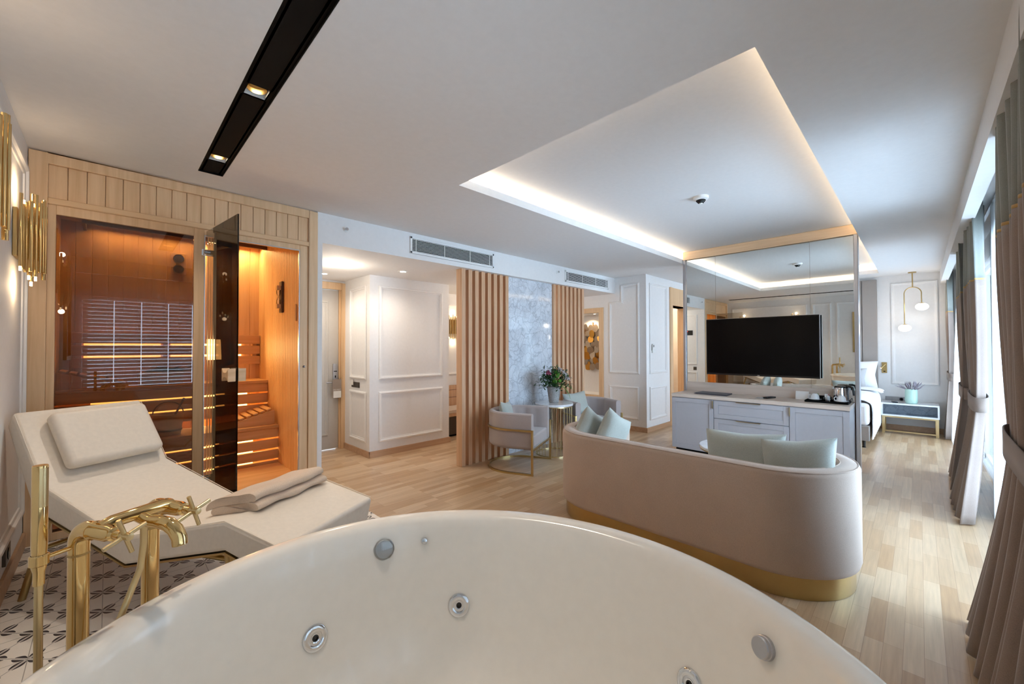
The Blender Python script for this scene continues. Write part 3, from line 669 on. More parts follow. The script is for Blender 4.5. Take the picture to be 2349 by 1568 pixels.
obj('ladle_handle', MB().tube([(.36, 4.45, LZ+.06), (.46, 4.42, LZ+.30)], .008, 8), 'darkwood', t)
obj('ladle_bowl', MB().ball((.352, 4.452, LZ+.055), .03, .03, .022, 14, 8), 'darkwood', t)


# ================================================================== SLAT SCREEN WITH MARBLE
t = thing('slat_screen', 'floor to ceiling wooden slat screen with a marble slab in the middle', 'screen', (4.04, 3.72, 0))
first = None
for g0, n in ((2.847, 8), (4.489, 8)):
    for k in range(n):
        x0 = g0 + k*(.0988 if g0 < 3 else .0987); w_ = .053 if k or g0 > 3 else .056
        if first is None:
            first = obj('slat', BX(x0, x0+.053, 3.668, 3.772, 0.0, HZ), 'slat', t, 0.002); fx = x0
        else:
            c = first.copy(); COL.objects.link(c); c.parent = t; c.location = (x0-fx, 0, 0)
obj('marble_slab', BX(3.594, 4.488, 3.70, 3.735, 0.0, HZ), 'marbw', t)
# luggage bench behind the screen
t = thing('luggage_bench', 'wooden luggage bench with dark base behind the slat screen', 'bench', (4.1, 5.25, 0))
obj('bench_base', BX(3.52, 4.75, 5.03, 5.50, .03, .31), 'bronze', t, 0.004); obj('bench_foot', BX(3.56, 4.71, 5.06, 5.48, 0, .03), 'black', t)
obj('bench_seat', BX(3.50, 4.77, 4.99, 5.515, .31, .36), 'slat', t, 0.004)
obj('bench_back', BX(3.50, 4.77, 5.49, 5.515, .36, .73), 'slat', t, 0.003); obj('back_groove', BX(3.50, 4.77, 5.487, 5.492, .53, .537).box(3.50, 4.77, 5.487, 5.492, .65, .657), 'darkwood', t)
tag(obj('bench_throw', MB().prism(rounded(1.1, .05, .02, 4, 4.1, .386), lambda u, v, q: (u, q, v), 4.985, 5.40), 'towel', None, .008), 'folded striped beige throw on the luggage bench', 'throw')
# art niche
t = thing('wall_sculpture', 'wall sculpture of overlapping gold and silver metal plates in a lit niche', 'wall art', (6.37, 4.3, 1.35))
k = 0
for i in range(8):
    for j in range(5):
        y = 4.02 + j*.115 + (.05 if i % 2 else 0) + random.uniform(-.012, .012); z = 1.0 + i*.102 + random.uniform(-.015, .015)
        if (i in (0, 7) and j in (0, 4)) or y > 4.62: continue
        a, b = random.uniform(.052, .066), random.uniform(.062, .082); th_ = random.uniform(-.5, .5); k += 1; sq = (k % 3 == 0)
        pts = []
        for q in range(20):
            an = 2*PI*q/20; u = a*math.copysign(abs(math.cos(an))**(.55 if sq else 1), math.cos(an)); v = b*math.copysign(abs(math.sin(an))**(.55 if sq else 1), math.sin(an))
            pts.append((u*math.cos(th_)-v*math.sin(th_), u*math.sin(th_)+v*math.cos(th_)))
        dx = 6.36 - .012*((i+j) % 3) - .02; tx = random.uniform(-.25, .25); tz = random.uniform(-.3, .15)
        obj('metal_plate', MB().prism(pts, lambda u, v, q, y=y, z=z, dx=dx, tx=tx, tz=tz: (dx + u*tx + v*tz + q, y+u, z+v), 0, .004), 'artgold' if (k*5) % 7 in (1, 4) else 'artsilver', t, 0.001, 1)
obj('art_rod', MB().tube([(6.385, 4.28, .98), (6.385, 4.28, 1.82)], .008, 8), 'artgold', t)
spot('niche_light', (6.2, 4.3, 1.93), (.25, 0, -1), 14, WARM, 120, .7, .02)
t = thing('downlight', 'small downlight in the top of the art niche', 'ceiling light', (6.2, 4.15, NZ1), 0, 'niche downlights')
obj('trim_ring', MB().lathe([(.02, -.003), (.032, -.003), (.033, 0), (.02, 0), (.02, -.003)], (6.2, 4.12, NZ1), 20), 'whitepl', t); obj('lamp', MB().lathe([(0, -.001), (.02, -.001)], (6.2, 4.12, NZ1), 16), 'lampw', t)
# remote holder on bathroom corner, added fill light inside the bathroom
t = thing('remote_control_holder', 'small white air conditioner remote in its holder on the bathroom wall', 'remote', (6.24, 3.05, 1.33))
obj('remote_body', MB().prism(rounded(.055, .14, .01, 4, 6.235, 1.335), lambda u, v, q: (u, q, v), 3.022, 3.038), 'whitepl', t, .003); obj('holder', BX(6.20, 6.29, 3.018, 3.05, 1.262, 1.30), 'whitepl', t, .004)
obj('display', BX(6.215, 6.255, 3.0205, 3.022, 1.355, 1.39), 'greypl', t)
point('bathroom_fill', (7.9, 3.7, 2.3), 75, SOFT, .1)  # unseen fill added to brighten the bathroom, no lamp modelled

# ================================================================== BATH TUB
t = thing('bathtub', 'large round glossy white whirlpool bath in the foreground', 'bathtub', (.435, .587, ZP))
TC = Vector((.435, .587, 0)); TA = R(105); E1 = (math.cos(TA), math.sin(TA), 0); SXX, SYY = .761/.752, .718/.752
inner = [(.0, .300), (.20, .301), (.35, .306), (.44, .320), (.50, .345), (.545, .385), (.58, .440), (.61, .52), (.64, .61), (.664, .70), (.676, .745), (.683, .764), (.692, .775), (.703, .780)]
outer = [(.735, .780), (.744, .777), (.750, .770), (.752, .760), (.750, .748), (.742, .735), (.736, .71), (.728, .60), (.712, .45), (.69, .32), (.675, .25), (.66, ZP), (0, ZP)]
obj('tub_shell', MB().lathe(inner+outer, TC, 128, (0, 0, 1), SXX, SYY, E1), 'tub', t, ang=60)
TE1 = Vector(E1); TE2 = Vector((-E1[1], E1[0], 0))
def tub_at(px, py, pz):
    q = Vector((px, py, 0)) - TC; a = math.atan2(q.dot(TE2)/SYY, q.dot(TE1)/SXX)
    zs = [p for p in inner]; r_ = next(p[0]+(q2[0]-p[0])*(pz-p[1])/(q2[1]-p[1]) for p, q2 in zip(zs, zs[1:]) if p[1] <= pz <= q2[1])
    sl = next((q2[0]-p[0], q2[1]-p[1]) for p, q2 in zip(zs, zs[1:]) if p[1] <= pz <= q2[1])
    rad = (TE1*math.cos(a)/SXX + TE2*math.sin(a)/SYY).normalized()
    n = (-rad*sl[1] + Vector((0, 0, 1))*sl[0]).normalized()
    return TC + TE1*(r_*SXX*math.cos(a)) + TE2*(r_*SYY*math.sin(a)) + Vector((0, 0, pz)), n
jetp = [(.0, -.004), (.008, -.004), (.0085, .004), (.012, .0045), (.0125, .003), (.0175, .003), (.018, .006), (.021, .0075), (.030, .007), (.033, .005), (.0345, .0), (.034, -.002)]
for (px, py, pz), mt in (((.418, 1.211, .536), 'chrome'), ((.808, 1.057, .524), 'chrome'), ((1.006, .399, .536), 'chrome'), ((-.15, .75, .53), 'whitepl')):
    c, n = tub_at(px, py, pz)
    j = obj('jet', MB().lathe(jetp, c, 28, n), mt, t)
    obj('jet_nozzle', MB().lathe([(0, .001), (.005, .001), (.0055, .005), (.0085, .0048), (.009, .003), (.0125, .0032)], c, 20, n), 'blackgloss', j)
c, n = tub_at(.634, 1.227, .706)
obj('air_control', MB().lathe([(0, .016), (.018, .0155), (.026, .012), (.029, .011), (.031, .009), (.031, -.002), (0, -.002)], c, 32, n), 'clear', t); obj('air_control_core', MB().lathe([(0, .008), (.026, .007), (.027, 0), (0, 0)], c, 28, n), 'white', t)
c, n = tub_at(.75, 1.17, .712)
obj('push_button', MB().lathe([(0, .010), (.008, .0095), (.0105, .006), (.0115, .0), (0, 0)], c, 20, n), 'chrome', t)
c, n = tub_at(.996, .234, .714)
obj('overflow_knob', MB().lathe([(0, .018), (.019, .018), (.021, .016), (.021, .009), (.023, .008), (.023, -.004), (0, -.004)], c, 28, n), 'alu', t)
c, n = tub_at(.30, .45, .3005)
obj('drain', MB().lathe([(0, .004), (.03, .004), (.035, .001), (.035, -.002)], (.42, .60, .3005), 24), 'chrome', t)

# ================================================================== BATH FILLER
t = thing('bath_filler', 'floor standing polished brass bath mixer with hand shower beside the bath', 'bath tap', (.018, 1.325, ZP))
N = Vector((-.042, 1.29, 0)); Fp = Vector((.078, 1.355, 0)); pd = (Fp-N).normalized(); dv = Vector((pd.y, -pd.x, 0)); Zv = Vector((0, 0, 1)); zt = .963
def elbow(p, top, rr, d, L, r_):
    pts = [p+Zv*ZP, p+Zv*.5, p+Zv*(top-rr)]
    for i in range(1, 9): a = PI/2*i/8; pts.append(p + Zv*(top-rr+rr*math.sin(a)) + d*(rr*(1-math.cos(a))))
    return pts + [p + Zv*top + d*(rr+L)]
for p in (N, Fp):
    obj('standpipe', MB().tube(elbow(p, zt, .032, dv, .016, .0175), .0175, 20), 'gold', t, ang=50)
    obj('floor_flange', MB().lathe([(0, .012), (.03, .012), (.045, .004), (.045, 0), (0, 0)], p+Zv*ZP, 24), 'gold', t)
    obj('pipe_collar', MB().lathe([(.0175, 0), (.0183, .001), (.0183, .004), (.0175, .005)], p+Zv*.905, 20), 'goldsat', t)
    q = p + Zv*zt + dv*.048
    vb = obj('valve_body', MB().lathe([(.0175, 0), (.0195, .002), (.0195, .006), (.0165, .010), (.0165, .052), (.014, .058), (.014, .066), (.0095, .070), (.0095, .088), (.0, .089)], q, 24, dv), 'gold', t)
    h = q + dv*.098; obj('cross_handle', MB().lathe([(0, .016), (.007, .015), (.008, .0), (.008, -.012), (0, -.012)], h, 16, dv).tube([h+pd*.037+Zv*.012, h-pd*.037-Zv*.012], .0045, 10).tube([h+Zv*.037-pd*.012, h-Zv*.037+pd*.012], .0045, 10), 'goldpale', vb, ang=50)
b0, b1 = N+Zv*zt+dv*.068, Fp+Zv*zt+dv*.068
obj('mixer_body', MB().tube([b0+pd*.0+Zv*.006, b0+pd*.02+Zv*.012, b1-pd*.02+Zv*.012, b1+Zv*.006], .0140, 20), 'gold', t, ang=50)
mid = (b0+b1)/2; sp = [mid+Zv*.006]
sd_ = (dv*0.95 + pd*.15).normalized()
for d_, z in ((.03, -.004), (.055, -.004), (.08, -.008), (.098, -.02), (.108, -.036), (.110, -.052)): sp.append(mid + sd_*d_ + Zv*z)
obj('spout', MB().tube(sp, [.012, .0125, .014, .015, .015, .0145, .0145], 20), 'gold', t, ang=50)
ho = mid - Zv*.01 + pd*.012
obj('shower_hose', MB().tube([ho, ho-Zv*.05, ho-Zv*.11-dv*.01+pd*.0, ho-Zv*.2-pd*.045, ho-Zv*.32-pd*.09+dv*.0, ho-Zv*.45-pd*.12-dv*.05, ho-Zv*.62-pd*.16-dv*.09, Vector((-.1, 1.235, .27)), Vector((-.094, 1.237, .33)), Vector((-.0925, 1.24, .5)), Vector((-.095, 1.245, .80)), Vector((-.095, 1.245, .93))], .0066, 12), 'goldpale', t, ang=50)
Sh = Vector((-.095, 1.245, 0))
hs = obj('hand_shower', MB().lathe([(0, 1.117), (.0108, 1.117), (.0116, 1.115), (.0116, .955), (.011, .945), (.011, .915), (.0085, .905), (.0085, .88), (.0, .88)], Sh, 24), 'gold', t, ang=50)
fv = Vector((.62, -.78, 0)).normalized(); fs = Vector((-fv.y, fv.x, 0))
obj('spray_plate', MB().prism([(math.sin(a)*.0121, math.cos(a)*.0121) for a in [R(-38+76*i/8) for i in range(9)]] + [(math.sin(a)*.0108, math.cos(a)*.0108) for a in [R(38-76*i/8) for i in range(9)]], lambda u, v, q: Sh + fs*u + fv*v + Zv*q, 1.035, 1.112), 'goldpale', hs)
obj('shower_holder', MB().lathe([(.0118, 0), (.0145, .002), (.0145, .020), (.0118, .022)], Sh+Zv*.918, 20).tube([Sh+Zv*.93, N+Zv*.925], .0045, 10), 'gold', t, ang=50)

# ================================================================== LONG CHAIR
AX = Vector((.469, -.883, 0)); WX = Vector((.883, .469, 0)); C0 = 1.122; CW = .51
LP = lambda s_, w_, z: AX*s_ + WX*(C0+w_) + Zv*z
t = thing('chaise_longue', 'cream angular long chair with brass tube legs in front of the sauna', 'lounge chair', LP(-2.0, .255, ZP))
top = [(-2.785, 1.055), (-2.555, .732), (-2.03, .577), (-1.46, .712), (-1.19, .65)]
bot = [(-1.215, .535), (-1.46, .602), (-2.005, .468), (-2.62, .622), (-2.83, .985)]
poly = top + bot
obj('upholstery', MB().prism(poly, lambda u, v, q: LP(u, q, v), 0, CW), 'cream', t, 0.014, 3, ang=50)
mb = MB()
for wv in (0.003, CW-.003):
    mb.tube([LP(u, wv, v) for u, v in [(-2.775, 1.042), (-2.557, .7345), (-2.03, .5775), (-1.46, .7125), (-1.2, .6525)]], .0018, 6)
obj('edge_piping', mb, 'cream', t)
ub = [(s_, z-.006) for s_, z in ((-1.26, .545), (-1.46, .60), (-2.005, .466), (-2.60, .615))]
mb = MB()
for i in range(3):
    p0, p1 = ub[i], ub[i+1]; c = LP((p0[0]+p1[0])/2, CW/2, (p0[1]+p1[1])/2); a = (LP(p1[0], 0, p1[1])-LP(p0[0], 0, p0[1]))/2
    mb.obox(c, a, WX*(CW/2-.003), a.cross(WX).normalized()*.004)
obj('base_plate', mb, 'goldsat', t)
BL = LP(-2.60, .02, .60); foot = {(-1, 0): Vector((-.268, 2.862, ZP)), (-1, 1): LP(-2.70, CW+.0, ZP), (1, 0): LP(-1.38, .0, ZP), (1, 1): LP(-1.38, CW, ZP)}
tops = {(-1, 0): LP(-2.59, .045, .60), (-1, 1): LP(-2.59, CW-.045, .60), (1, 0): LP(-1.47, .03, .592), (1, 1): LP(-1.47, CW-.03, .592)}
for k in foot: obj('leg', MB().tube([foot[k], tops[k]], [.0135, .0165], 14), 'goldsat', t, ang=50)
lerp = lambda a, b, f: a*(1-f)+b*f
b_ = [lerp(foot[(-1, i)], tops[(-1, i)], .56) for i in (0, 1)]; f_ = [lerp(foot[(1, i)], tops[(1, i)], .50) for i in (0, 1)]
obj('stretcher', MB().tube([b_[0], b_[1]], .010, 10), 'goldsat', t, ang=50); obj('stretcher', MB().tube([f_[0], f_[1]], .010, 10), 'goldsat', t, ang=50)
obj('stretcher', MB().tube([lerp(b_[0], b_[1], .34), lerp(f_[0], f_[1], .52)], .012, 10), 'goldsat', t, ang=50)
# head cushion lies against the backrest
bu = Vector((LP(-2.785, 0, 1.055)-LP(-2.555, 0, .732))).normalized(); bn = WX.cross(bu).normalized()
if bn.z < 0: bn = -bn
def cushion(c, ux, uy, w, h, d, sharp=.55, n=18, sag=0.0):
    # padded cushion with pinched edge: ux, uy span the face, its normal is the thickness
    ux, uy = Vector(ux).normalized(), Vector(uy).normalized(); un = ux.cross(uy).normalized(); rows = []
    mb = MB()
    for sg in (1, -1):
        rows = []
        for i in range(n+1):
            row = []
            for j in range(n+1):
                a, b = -1+2*i/n, -1+2*j/n
                k = max(0.0, (1-a**4)*(1-b**4))**sharp
                pin = 1 - .10*(1-abs(a*b)**1.2)*(max(abs(a), abs(b))**4)
                row.append(Vector(c) + ux*(a*w/2*pin) + uy*(b*h/2*pin - sag*(1-b)*.5*(a*a)*h) + un*(sg*(k*d/2 + .002)))
            rows.append(row)
        mb.grid(rows)
    o = len(mb.v)//2; m = n+1
    edge = [(i, 0) for i in range(n)] + [(n, j) for j in range(n)] + [(i, n) for i in range(n, 0, -1)] + [(0, j) for j in range(n, 0, -1)]
    for (a, b), (c2, d2) in zip(edge, edge[1:]+edge[:1]): mb.f.append((a*m+b, c2*m+d2, o+c2*m+d2, o+a*m+b))
    return mb
hc = LP(-2.555, 0, .732) + bu*.192 + WX*.285
tag(obj('head_cushion', MB().obox(hc+bn*.036, WX*.198, bu*.148, bn*.034), 'cream', None, .026, 5, ang=60), 'cream padded head cushion on the long chair backrest', 'cushion')
# folded beige towel over the knee of the long chair
fp = []
def fold(s0, s1, zb): # closed outline of one folded layer, rolled at both ends
    return [(s0+.012, zb), (s1-.012, zb), (s1, zb+.013), (s1-.012, zb+.026), (s0+.012, zb+.026), (s0, zb+.013)]
mb = MB(); ns = 18
def knee_z(u):
    return .577+(u+2.03)/.57*.135 if u < -1.46 else .712-(u+1.46)/.27*.062
for (s0, s1, z0, th_) in ((-1.665, -1.425, .0, .034), (-1.685, -1.435, .033, .036)):
    rows = []
    for i in range(ns+1):
        w_ = .10+.365*i/ns; row = []; wob = .004*math.sin(i*.8+z0*90)
        for k in range(26):
            a = 2*PI*k/26; ca = math.copysign(abs(math.cos(a))**.35, math.cos(a))
            u = (s0+s1)/2+wob + (s1-s0)/2*ca; v = th_/2*(1+math.copysign(abs(math.sin(a))**.6, math.sin(a)))
            drop = z0*.55*max(0, -ca)**6
            row.append(LP(u, w_+(.012*math.sin(u*30) if i in (0, ns) else 0), knee_z(u)+z0+v+.003-drop+.003*math.sin(i*.5+u*9)))
        rows.append(row)
    o = len(mb.v); mb.grid(rows, True); mb.f += [tuple(range(o, o+26)), tuple(range(o+ns*26, o+ns*26+26))]
tag(obj('folded_towel', mb, 'towel', None, ang=50), 'folded beige towel laid across the long chair', 'towel')

# ================================================================== SOFA
t = thing('sofa', 'taupe curved back sofa on a brass plinth facing the television', 'sofa', (2.97, 1.22, 0))
SR, SCX, SY0, SY1 = .42, 2.97, .655, 1.79
def stadium_path(a0, a1, n=22, m=18, r=SR):
    pts, nr = [], []
    for i in range(n+1):
        a = R(a0 + (180-a0)*i/n); pts.append((SCX+r*math.cos(a), SY1+r*math.sin(a))); nr.append((-math.cos(a), -math.sin(a)))
    for i in range(1, m): pts.append((SCX-r, SY1+(SY0-SY1)*i/m)); nr.append((1, 0))
    for i in range(n+1):
        a = R(180 + (a1-180)*i/n); pts.append((SCX+r*math.cos(a), SY0+r*math.sin(a))); nr.append((-math.cos(a), -math.sin(a)))
    return pts, nr
pts, nr = stadium_path(12, 348)
def sprof(q):
    ch = .012*abs(math.sin(PI*14*q))
    th_ = .105+ch
    return [(.03, .118), (.008, .125), (0, .15), (0, .40), (0, .655), (.006, .672), (.022, .683), (.055, .687), (.085, .685), (.104, .676), (th_, .66), (th_, .50), (.11, .30), (.11, .13), (.10, .118)]
obj('sofa_back', MB().sweep(pts, nr, sprof), 'sofa', t, ang=60)
mb = MB()
for d, z in ((.012, .6795), (.094, .683)): mb.tube([(p[0]+q[0]*d, p[1]+q[1]*d, z) for p, q in zip(pts, nr)], .0032, 6)
obj('piping', mb, 'sofa', t)
def stad_poly(k, front):
    q, m = stadium_path(0, 360); return [(min(p[0]+n_[0]*k, front), p[1]+n_[1]*k) for p, n_ in zip(q, m)]
obj('seat', MB().prism(stad_poly(.108, 3.36), lambda u, v, q: (u, v, q), .12, .42), 'sofa', t, .02, 3)
obj('plinth', MB().prism(stad_poly(.028, 3.36), lambda u, v, q: (u, v, q), 0, .119), 'goldsat', t, .002, 1)
def pill(name, c, ux, uy, w, h, d, lab, grp, mat='sage'):
    return tag(obj(name, cushion(c, ux, uy, w, h, d, .62, 20, .02), mat, None, ang=70), lab, 'cushion', grp)
# behind view: cushions lean on the inside of the back
pill('sofa_cushion', (2.86, .80, .645), (0.02, -1, 0.05), (.20, .0, .98), .46, .34, .13, 'sage green cushion at the middle of the sofa back, second from the window', 'sofa cushions')
pill('sofa_cushion', (2.83, .50, .640), (.22, -.97, .13), (.16, .05, .98), .37, .36, .13, 'sage green cushion at the window end of the sofa', 'sofa cushions')
pill('sofa_cushion', (2.90, 1.985, .655), (.88, .05, -.46), (.42, -.18, .88), .32, .32, .13, 'sage green cushion at the hall end of the sofa', 'sofa cushions')
pill('sofa_cushion', (2.95, 1.790, .645), (.88, -.08, -.46), (.42, -.20, .88), .33, .33, .13, 'sage green cushion next to the hall end cushion on the sofa', 'sofa cushions')

# ================================================================== TUB ARMCHAIRS
def armchair(loc, rz, lab):
    t = thing('armchair', lab, 'armchair', loc, rz, 'tub armchairs beside the round table')
    W, D, S0 = .345, .61, .26
    P, Nn = [], []
    def put(x, y, nx, ny): P.append((x, y)); l = math.hypot(nx, ny); Nn.append((nx/l, ny/l))
    for i in range(8): put(W, S0*i/8, -1, 0)
    for i in range(33):
        a = PI*i/32; x, y = W*math.cos(a), S0+(D-S0)*math.sin(a); put(x, y, -math.cos(a)/W, -math.sin(a)/(D-S0))
    for i in range(1, 9): put(-W, S0*(1-i/8), 1, 0)
    def prof(q):
        th_ = .075+.014*abs(math.sin(PI*11*q))
        return [(.02, .272), (.004, .28), (0, .30), (0, .46), (0, .615), (.008, .636), (.03, .645), (.055, .642), (.072, .63), (th_, .61), (th_, .46), (.08, .36), (.08, .272)]
    obj('chair_back', MB().sweep(P, Nn, prof), 'chair', t, local=True, ang=60)
    obj('piping', MB().tube([(p[0]+n_[0]*.004, p[1]+n_[1]*.004, .627) for p, n_ in zip(P, Nn)], .0028, 6), 'chair', t, local=True)
    seat = [(p[0]+n_[0]*.078, p[1]+n_[1]*.078) for p, n_ in zip(P, Nn)]
    obj('seat', MB().prism(seat, lambda u, v, q: (u, v, q), .275, .40), 'chair', t, .018, 3, local=True)
    e = .011
    fr = [(p[0]-n_[0]*.006, p[1]-n_[1]*.006) for p, n_ in zip(P, Nn)]
    bar = lambda z0, z1, d0, d1: [(d0, z0), (d1, z0), (d1, z1), (d0, z1)]
    obj('frame_band', MB().sweep(fr, Nn, lambda q: bar(.458, .478, -.010, .006)), 'goldsat', t, local=True)
    obj('floor_ring', MB().sweep(fr, Nn, lambda q: bar(0, .02, -.010, .012)), 'goldsat', t, local=True)
    for sx in (-1, 1): obj('leg', MB().box(sx*(W+.006)-e, sx*(W+.006)+e, -.022, 0.0, 0, .478), 'goldsat', t, .001, 1, local=True)
    obj('front_rail', MB().box(-W-.005, W+.005, -.020, 0.0, .252, .270), 'goldsat', t, .001, 1, local=True)
    obj('seat_base', MB().prism([(p[0]+n_[0]*.02, p[1]+n_[1]*.02) for p, n_ in zip(P, Nn)], lambda u, v, q: (u, v, q), .262, .28), 'chair', t, local=True)
    return t
armchair((3.4815, 3.0375, 0), R(24.1), 'mauve grey tub armchair with brass hoop frame in front of the left wooden slats')
armchair((4.56, 2.9725, 0), R(-24.1), 'mauve grey tub armchair between the round table and the bathroom wall')
pill('chair_cushion', (3.285, 3.385, .575), (.86, .50, -.12), (.0, .28, .96), .33, .30, .11, 'small pale sage cushion in the armchair by the left wooden slats', 'armchair cushions')
pill('chair_cushion', (4.60, 3.36, .575), (.97, -.22, .06), (-.05, .26, .96), .40, .32, .11, 'pale sage cushion in the armchair behind the sofa and round table', 'armchair cushions')

# ================================================================== ROUND SIDE TABLE WITH FLOWERS
tc = (4.06, 3.32, 0)
t = thing('side_table', 'round marble topped side table on a cage of thin brass rods', 'table', tc)
obj('table_top', MB().lathe([(0, .645), (.241, .645), (.246, .641), (.246, .620), (.242, .616), (0, .616)], tc, 56), 'marbt', t)
obj('top_ring', MB().lathe([(.224, .602), (.236, .602), (.236, .616), (.224, .616), (.224, .602)], tc, 48), 'goldpale', t)
obj('base_ring', MB().lathe([(.224, 0), (.236, 0), (.236, .014), (.224, .014), (.224, 0)], tc, 48), 'goldpale', t)
rod = None
for k in range(30):
    a = 2*PI*k/30; p = Vector((tc[0]+.23*math.cos(a), tc[1]+.23*math.sin(a), 0))
    if rod is None: rod = obj('rod', MB().tube([p+Zv*.01, p+Zv*.605], .0032, 8), 'goldpale', t, ang=50); r0 = p.copy()
    else:
        c = rod.copy(); COL.objects.link(c); c.parent = t; c.location = p-r0
v = thing('flower_vase', 'rough grey stone vase holding the bouquet on the round table', 'vase', (4.06, 3.32, .645))
obj('vase_body', MB().lathe([(0, 0), (.055, 0), (.062, .01), (.072, .08), (.084, .17), (.086, .20), (.080, .205), (.074, .20), (.06, .05), (0, .04)], (4.06, 3.32, .646), 40), 'concrete', v)
bq = thing('bouquet', 'bouquet of green leaves with pink and white flowers in the stone vase', 'flowers', (4.06, 3.32, .84))
bc = Vector((4.06, 3.32, .85)); ri = Vector((.709, -.705, 0)); fw = Vector((.705, .709, 0))
def leafy(mb, base, tip, w, bend=.02):
    d = tip-base; s = d.cross(Zv); s = s.normalized() if s.length > 1e-5 else Vector((1, 0, 0)); u = s.cross(d).normalized(); rows = []
    for i in range(7):
        f = i/6; ww = w*math.sin(PI*min(1, f*.92+.04))**.8; c = base + d*f + u*(bend*math.sin(PI*f))
        rows.append([c-s*ww+u*(ww*.25), c, c+s*ww+u*(ww*.25)])
    mb.grid(rows)
mb = MB(); rnd = random.Random(3)
for k in range(120):
    a = rnd.uniform(0, 2*PI); el = rnd.uniform(-.3, 1.3); L = rnd.uniform(.10, .21)
    d = ri*(math.cos(a)*math.cos(el)*1.05) + fw*(math.sin(a)*math.cos(el)) + Zv*math.sin(el)
    b0_ = bc + d*.05 + Zv*.03; tip = b0_ + d*L; mb.tube([bc, b0_, tip], .0014, 4)
    for q in range(5):
        f = .35+.15*q; p = b0_ + (tip-b0_)*f; sd2 = Vector((rnd.uniform(-1, 1), rnd.uniform(-1, 1), rnd.uniform(-.5, .6))).normalized()
        leafy(mb, p, p+(d*.5+sd2).normalized()*rnd.uniform(.03, .06), rnd.uniform(.007, .012), .004)
tag(obj('foliage', mb, 'leafd', bq), None, None); 
mb = MB()
for lat, z, tl, tz in ((.10, .92, .20, .70), (.09, .91, .165, .74), (.05, .95, .27, .80), (.1, .93, .29, .76)): leafy(mb, bc+ri*(lat*.5)-fw*.06+Zv*.04, bc+ri*tl-fw*.10+Zv*(tz-.85), .022 if tz < .75 else .010, .03)
obj('drooping_leaf', mb, 'leafl', bq)
for lat, z, dp_, r_ in ((.03, .985, -.09, .028), (.00, .925, -.10, .032), (.065, .93, -.09, .027), (.02, 1.04, -.05, .03), (.045, 1.01, -.06, .024)):
    obj('green_bloom', MB().ball(bc+ri*lat+fw*dp_+Zv*(z-.85), r_, r_, r_*.8, 16, 10), 'moss', bq)
def bloom(c, r_, n, name, mat, up_):
    mb = MB(); up_ = Vector(up_).normalized(); a0 = up_.orthogonal().normalized(); b0_ = up_.cross(a0)
    for ring, (k, tilt, sc_) in enumerate(((n, .25, 1.0), (n, .75, .75), (max(4, n-2), 1.2, .5))):
        for i in range(k):
            a = 2*PI*(i+.5*ring)/k; o_ = a0*math.cos(a)+b0_*math.sin(a); leafy(mb, c, c+(o_*math.cos(tilt)+up_*math.sin(tilt))*r_*sc_, r_*.34*sc_, r_*.12)
    obj(name, mb, mat, bq)
for lat, z, dp_ in ((-.085, 1.025, -.06), (-.055, 1.02, -.075), (-.07, 1.045, -.05)): bloom(bc+ri*lat+fw*dp_+Zv*(z-.85), .030, 6, 'pink_flower', 'pink', ri*-.3-fw*.8+Zv*.5)
for lat, z, dp_ in ((.085, 1.06, -.04), (.12, 1.03, -.05), (.15, 1.0, -.05), (.17, .965, -.05), (.145, .96, -.06), (.18, .95, -.03), (.06, 1.075, -.02)): bloom(bc+ri*lat+fw*dp_+Zv*(z-.85), .036, 6, 'white_flower', 'petal', ri*.4-fw*.7+Zv*.5)

# ================================================================== COFFEE TABLE
tc = (4.19, 1.19, 0)
t = thing('coffee_table', 'round white marble coffee table half hidden behind the sofa', 'table', tc)
obj('table_top', MB().lathe([(0, .42), (.345, .42), (.35, .416), (.35, .398), (0, .398)], tc, 48), 'marbt', t)
obj('top_rim', MB().lathe([(.32, .385), (.345, .385), (.345, .398), (.32, .398), (.32, .385)], tc, 48), 'goldsat', t)
obj('pedestal', MB().lathe([(0, 0), (.2, 0), (.2, .012), (.03, .02), (.025, .385), (0, .385)], tc, 40), 'goldsat', t)

# ================================================================== MIRRORED PARTITION, TELEVISION, SIDEBOARD
PXF, PMX, PXB = 5.66, 5.69, 5.78; PY0, PY1, PZT = .452, 2.312, 2.668
t = thing('mirror_partition', 'free standing oak framed mirror partition behind the television', 'partition', ((PXF+PXB)/2, (PY0+PY1)/2, 0))
obj('backing', BX(PMX+.004, PXB, PY0+.01, PY1-.01, 0, PZT-.01), 'ashx', t)
for a, b in ((PY0, PY0+.036), (PY1-.036, PY1)):
    mb = BX(PXF, PXB, a, b, 0, PZT-.1)
    obj('post', mb, 'alu', t, .004)
obj('top_rail', BX(PXF, PXB, PY0, PY1, 2.562, PZT), 'oaky', t, .004)
obj('top_bead', BX(PXF-.006, PXF+.02, PY0, PY1, 2.556, 2.574), 'oaky', t, .003)
seams = [PY0+.036, .645, 1.935, PY1-.036]
def ypx(px):  # mirror seam position along the partition from its picture column
    v_ = fd + r2*((px-W_/2)/FPX); return v_.y/v_.x*PMX
seams[1] = ypx(1859.9); seams[2] = ypx(1642.8)
for a, b in zip(seams, seams[1:]): obj('mirror_panel', BX(PMX-.004, PMX, a+.0012, b-.0012, .882, 2.558), 'mirror', t)
obj('splashback', BX(PMX-.012, PMX+.002, PY0+.036, PY1-.036, .74, .882), 'ashx', t)
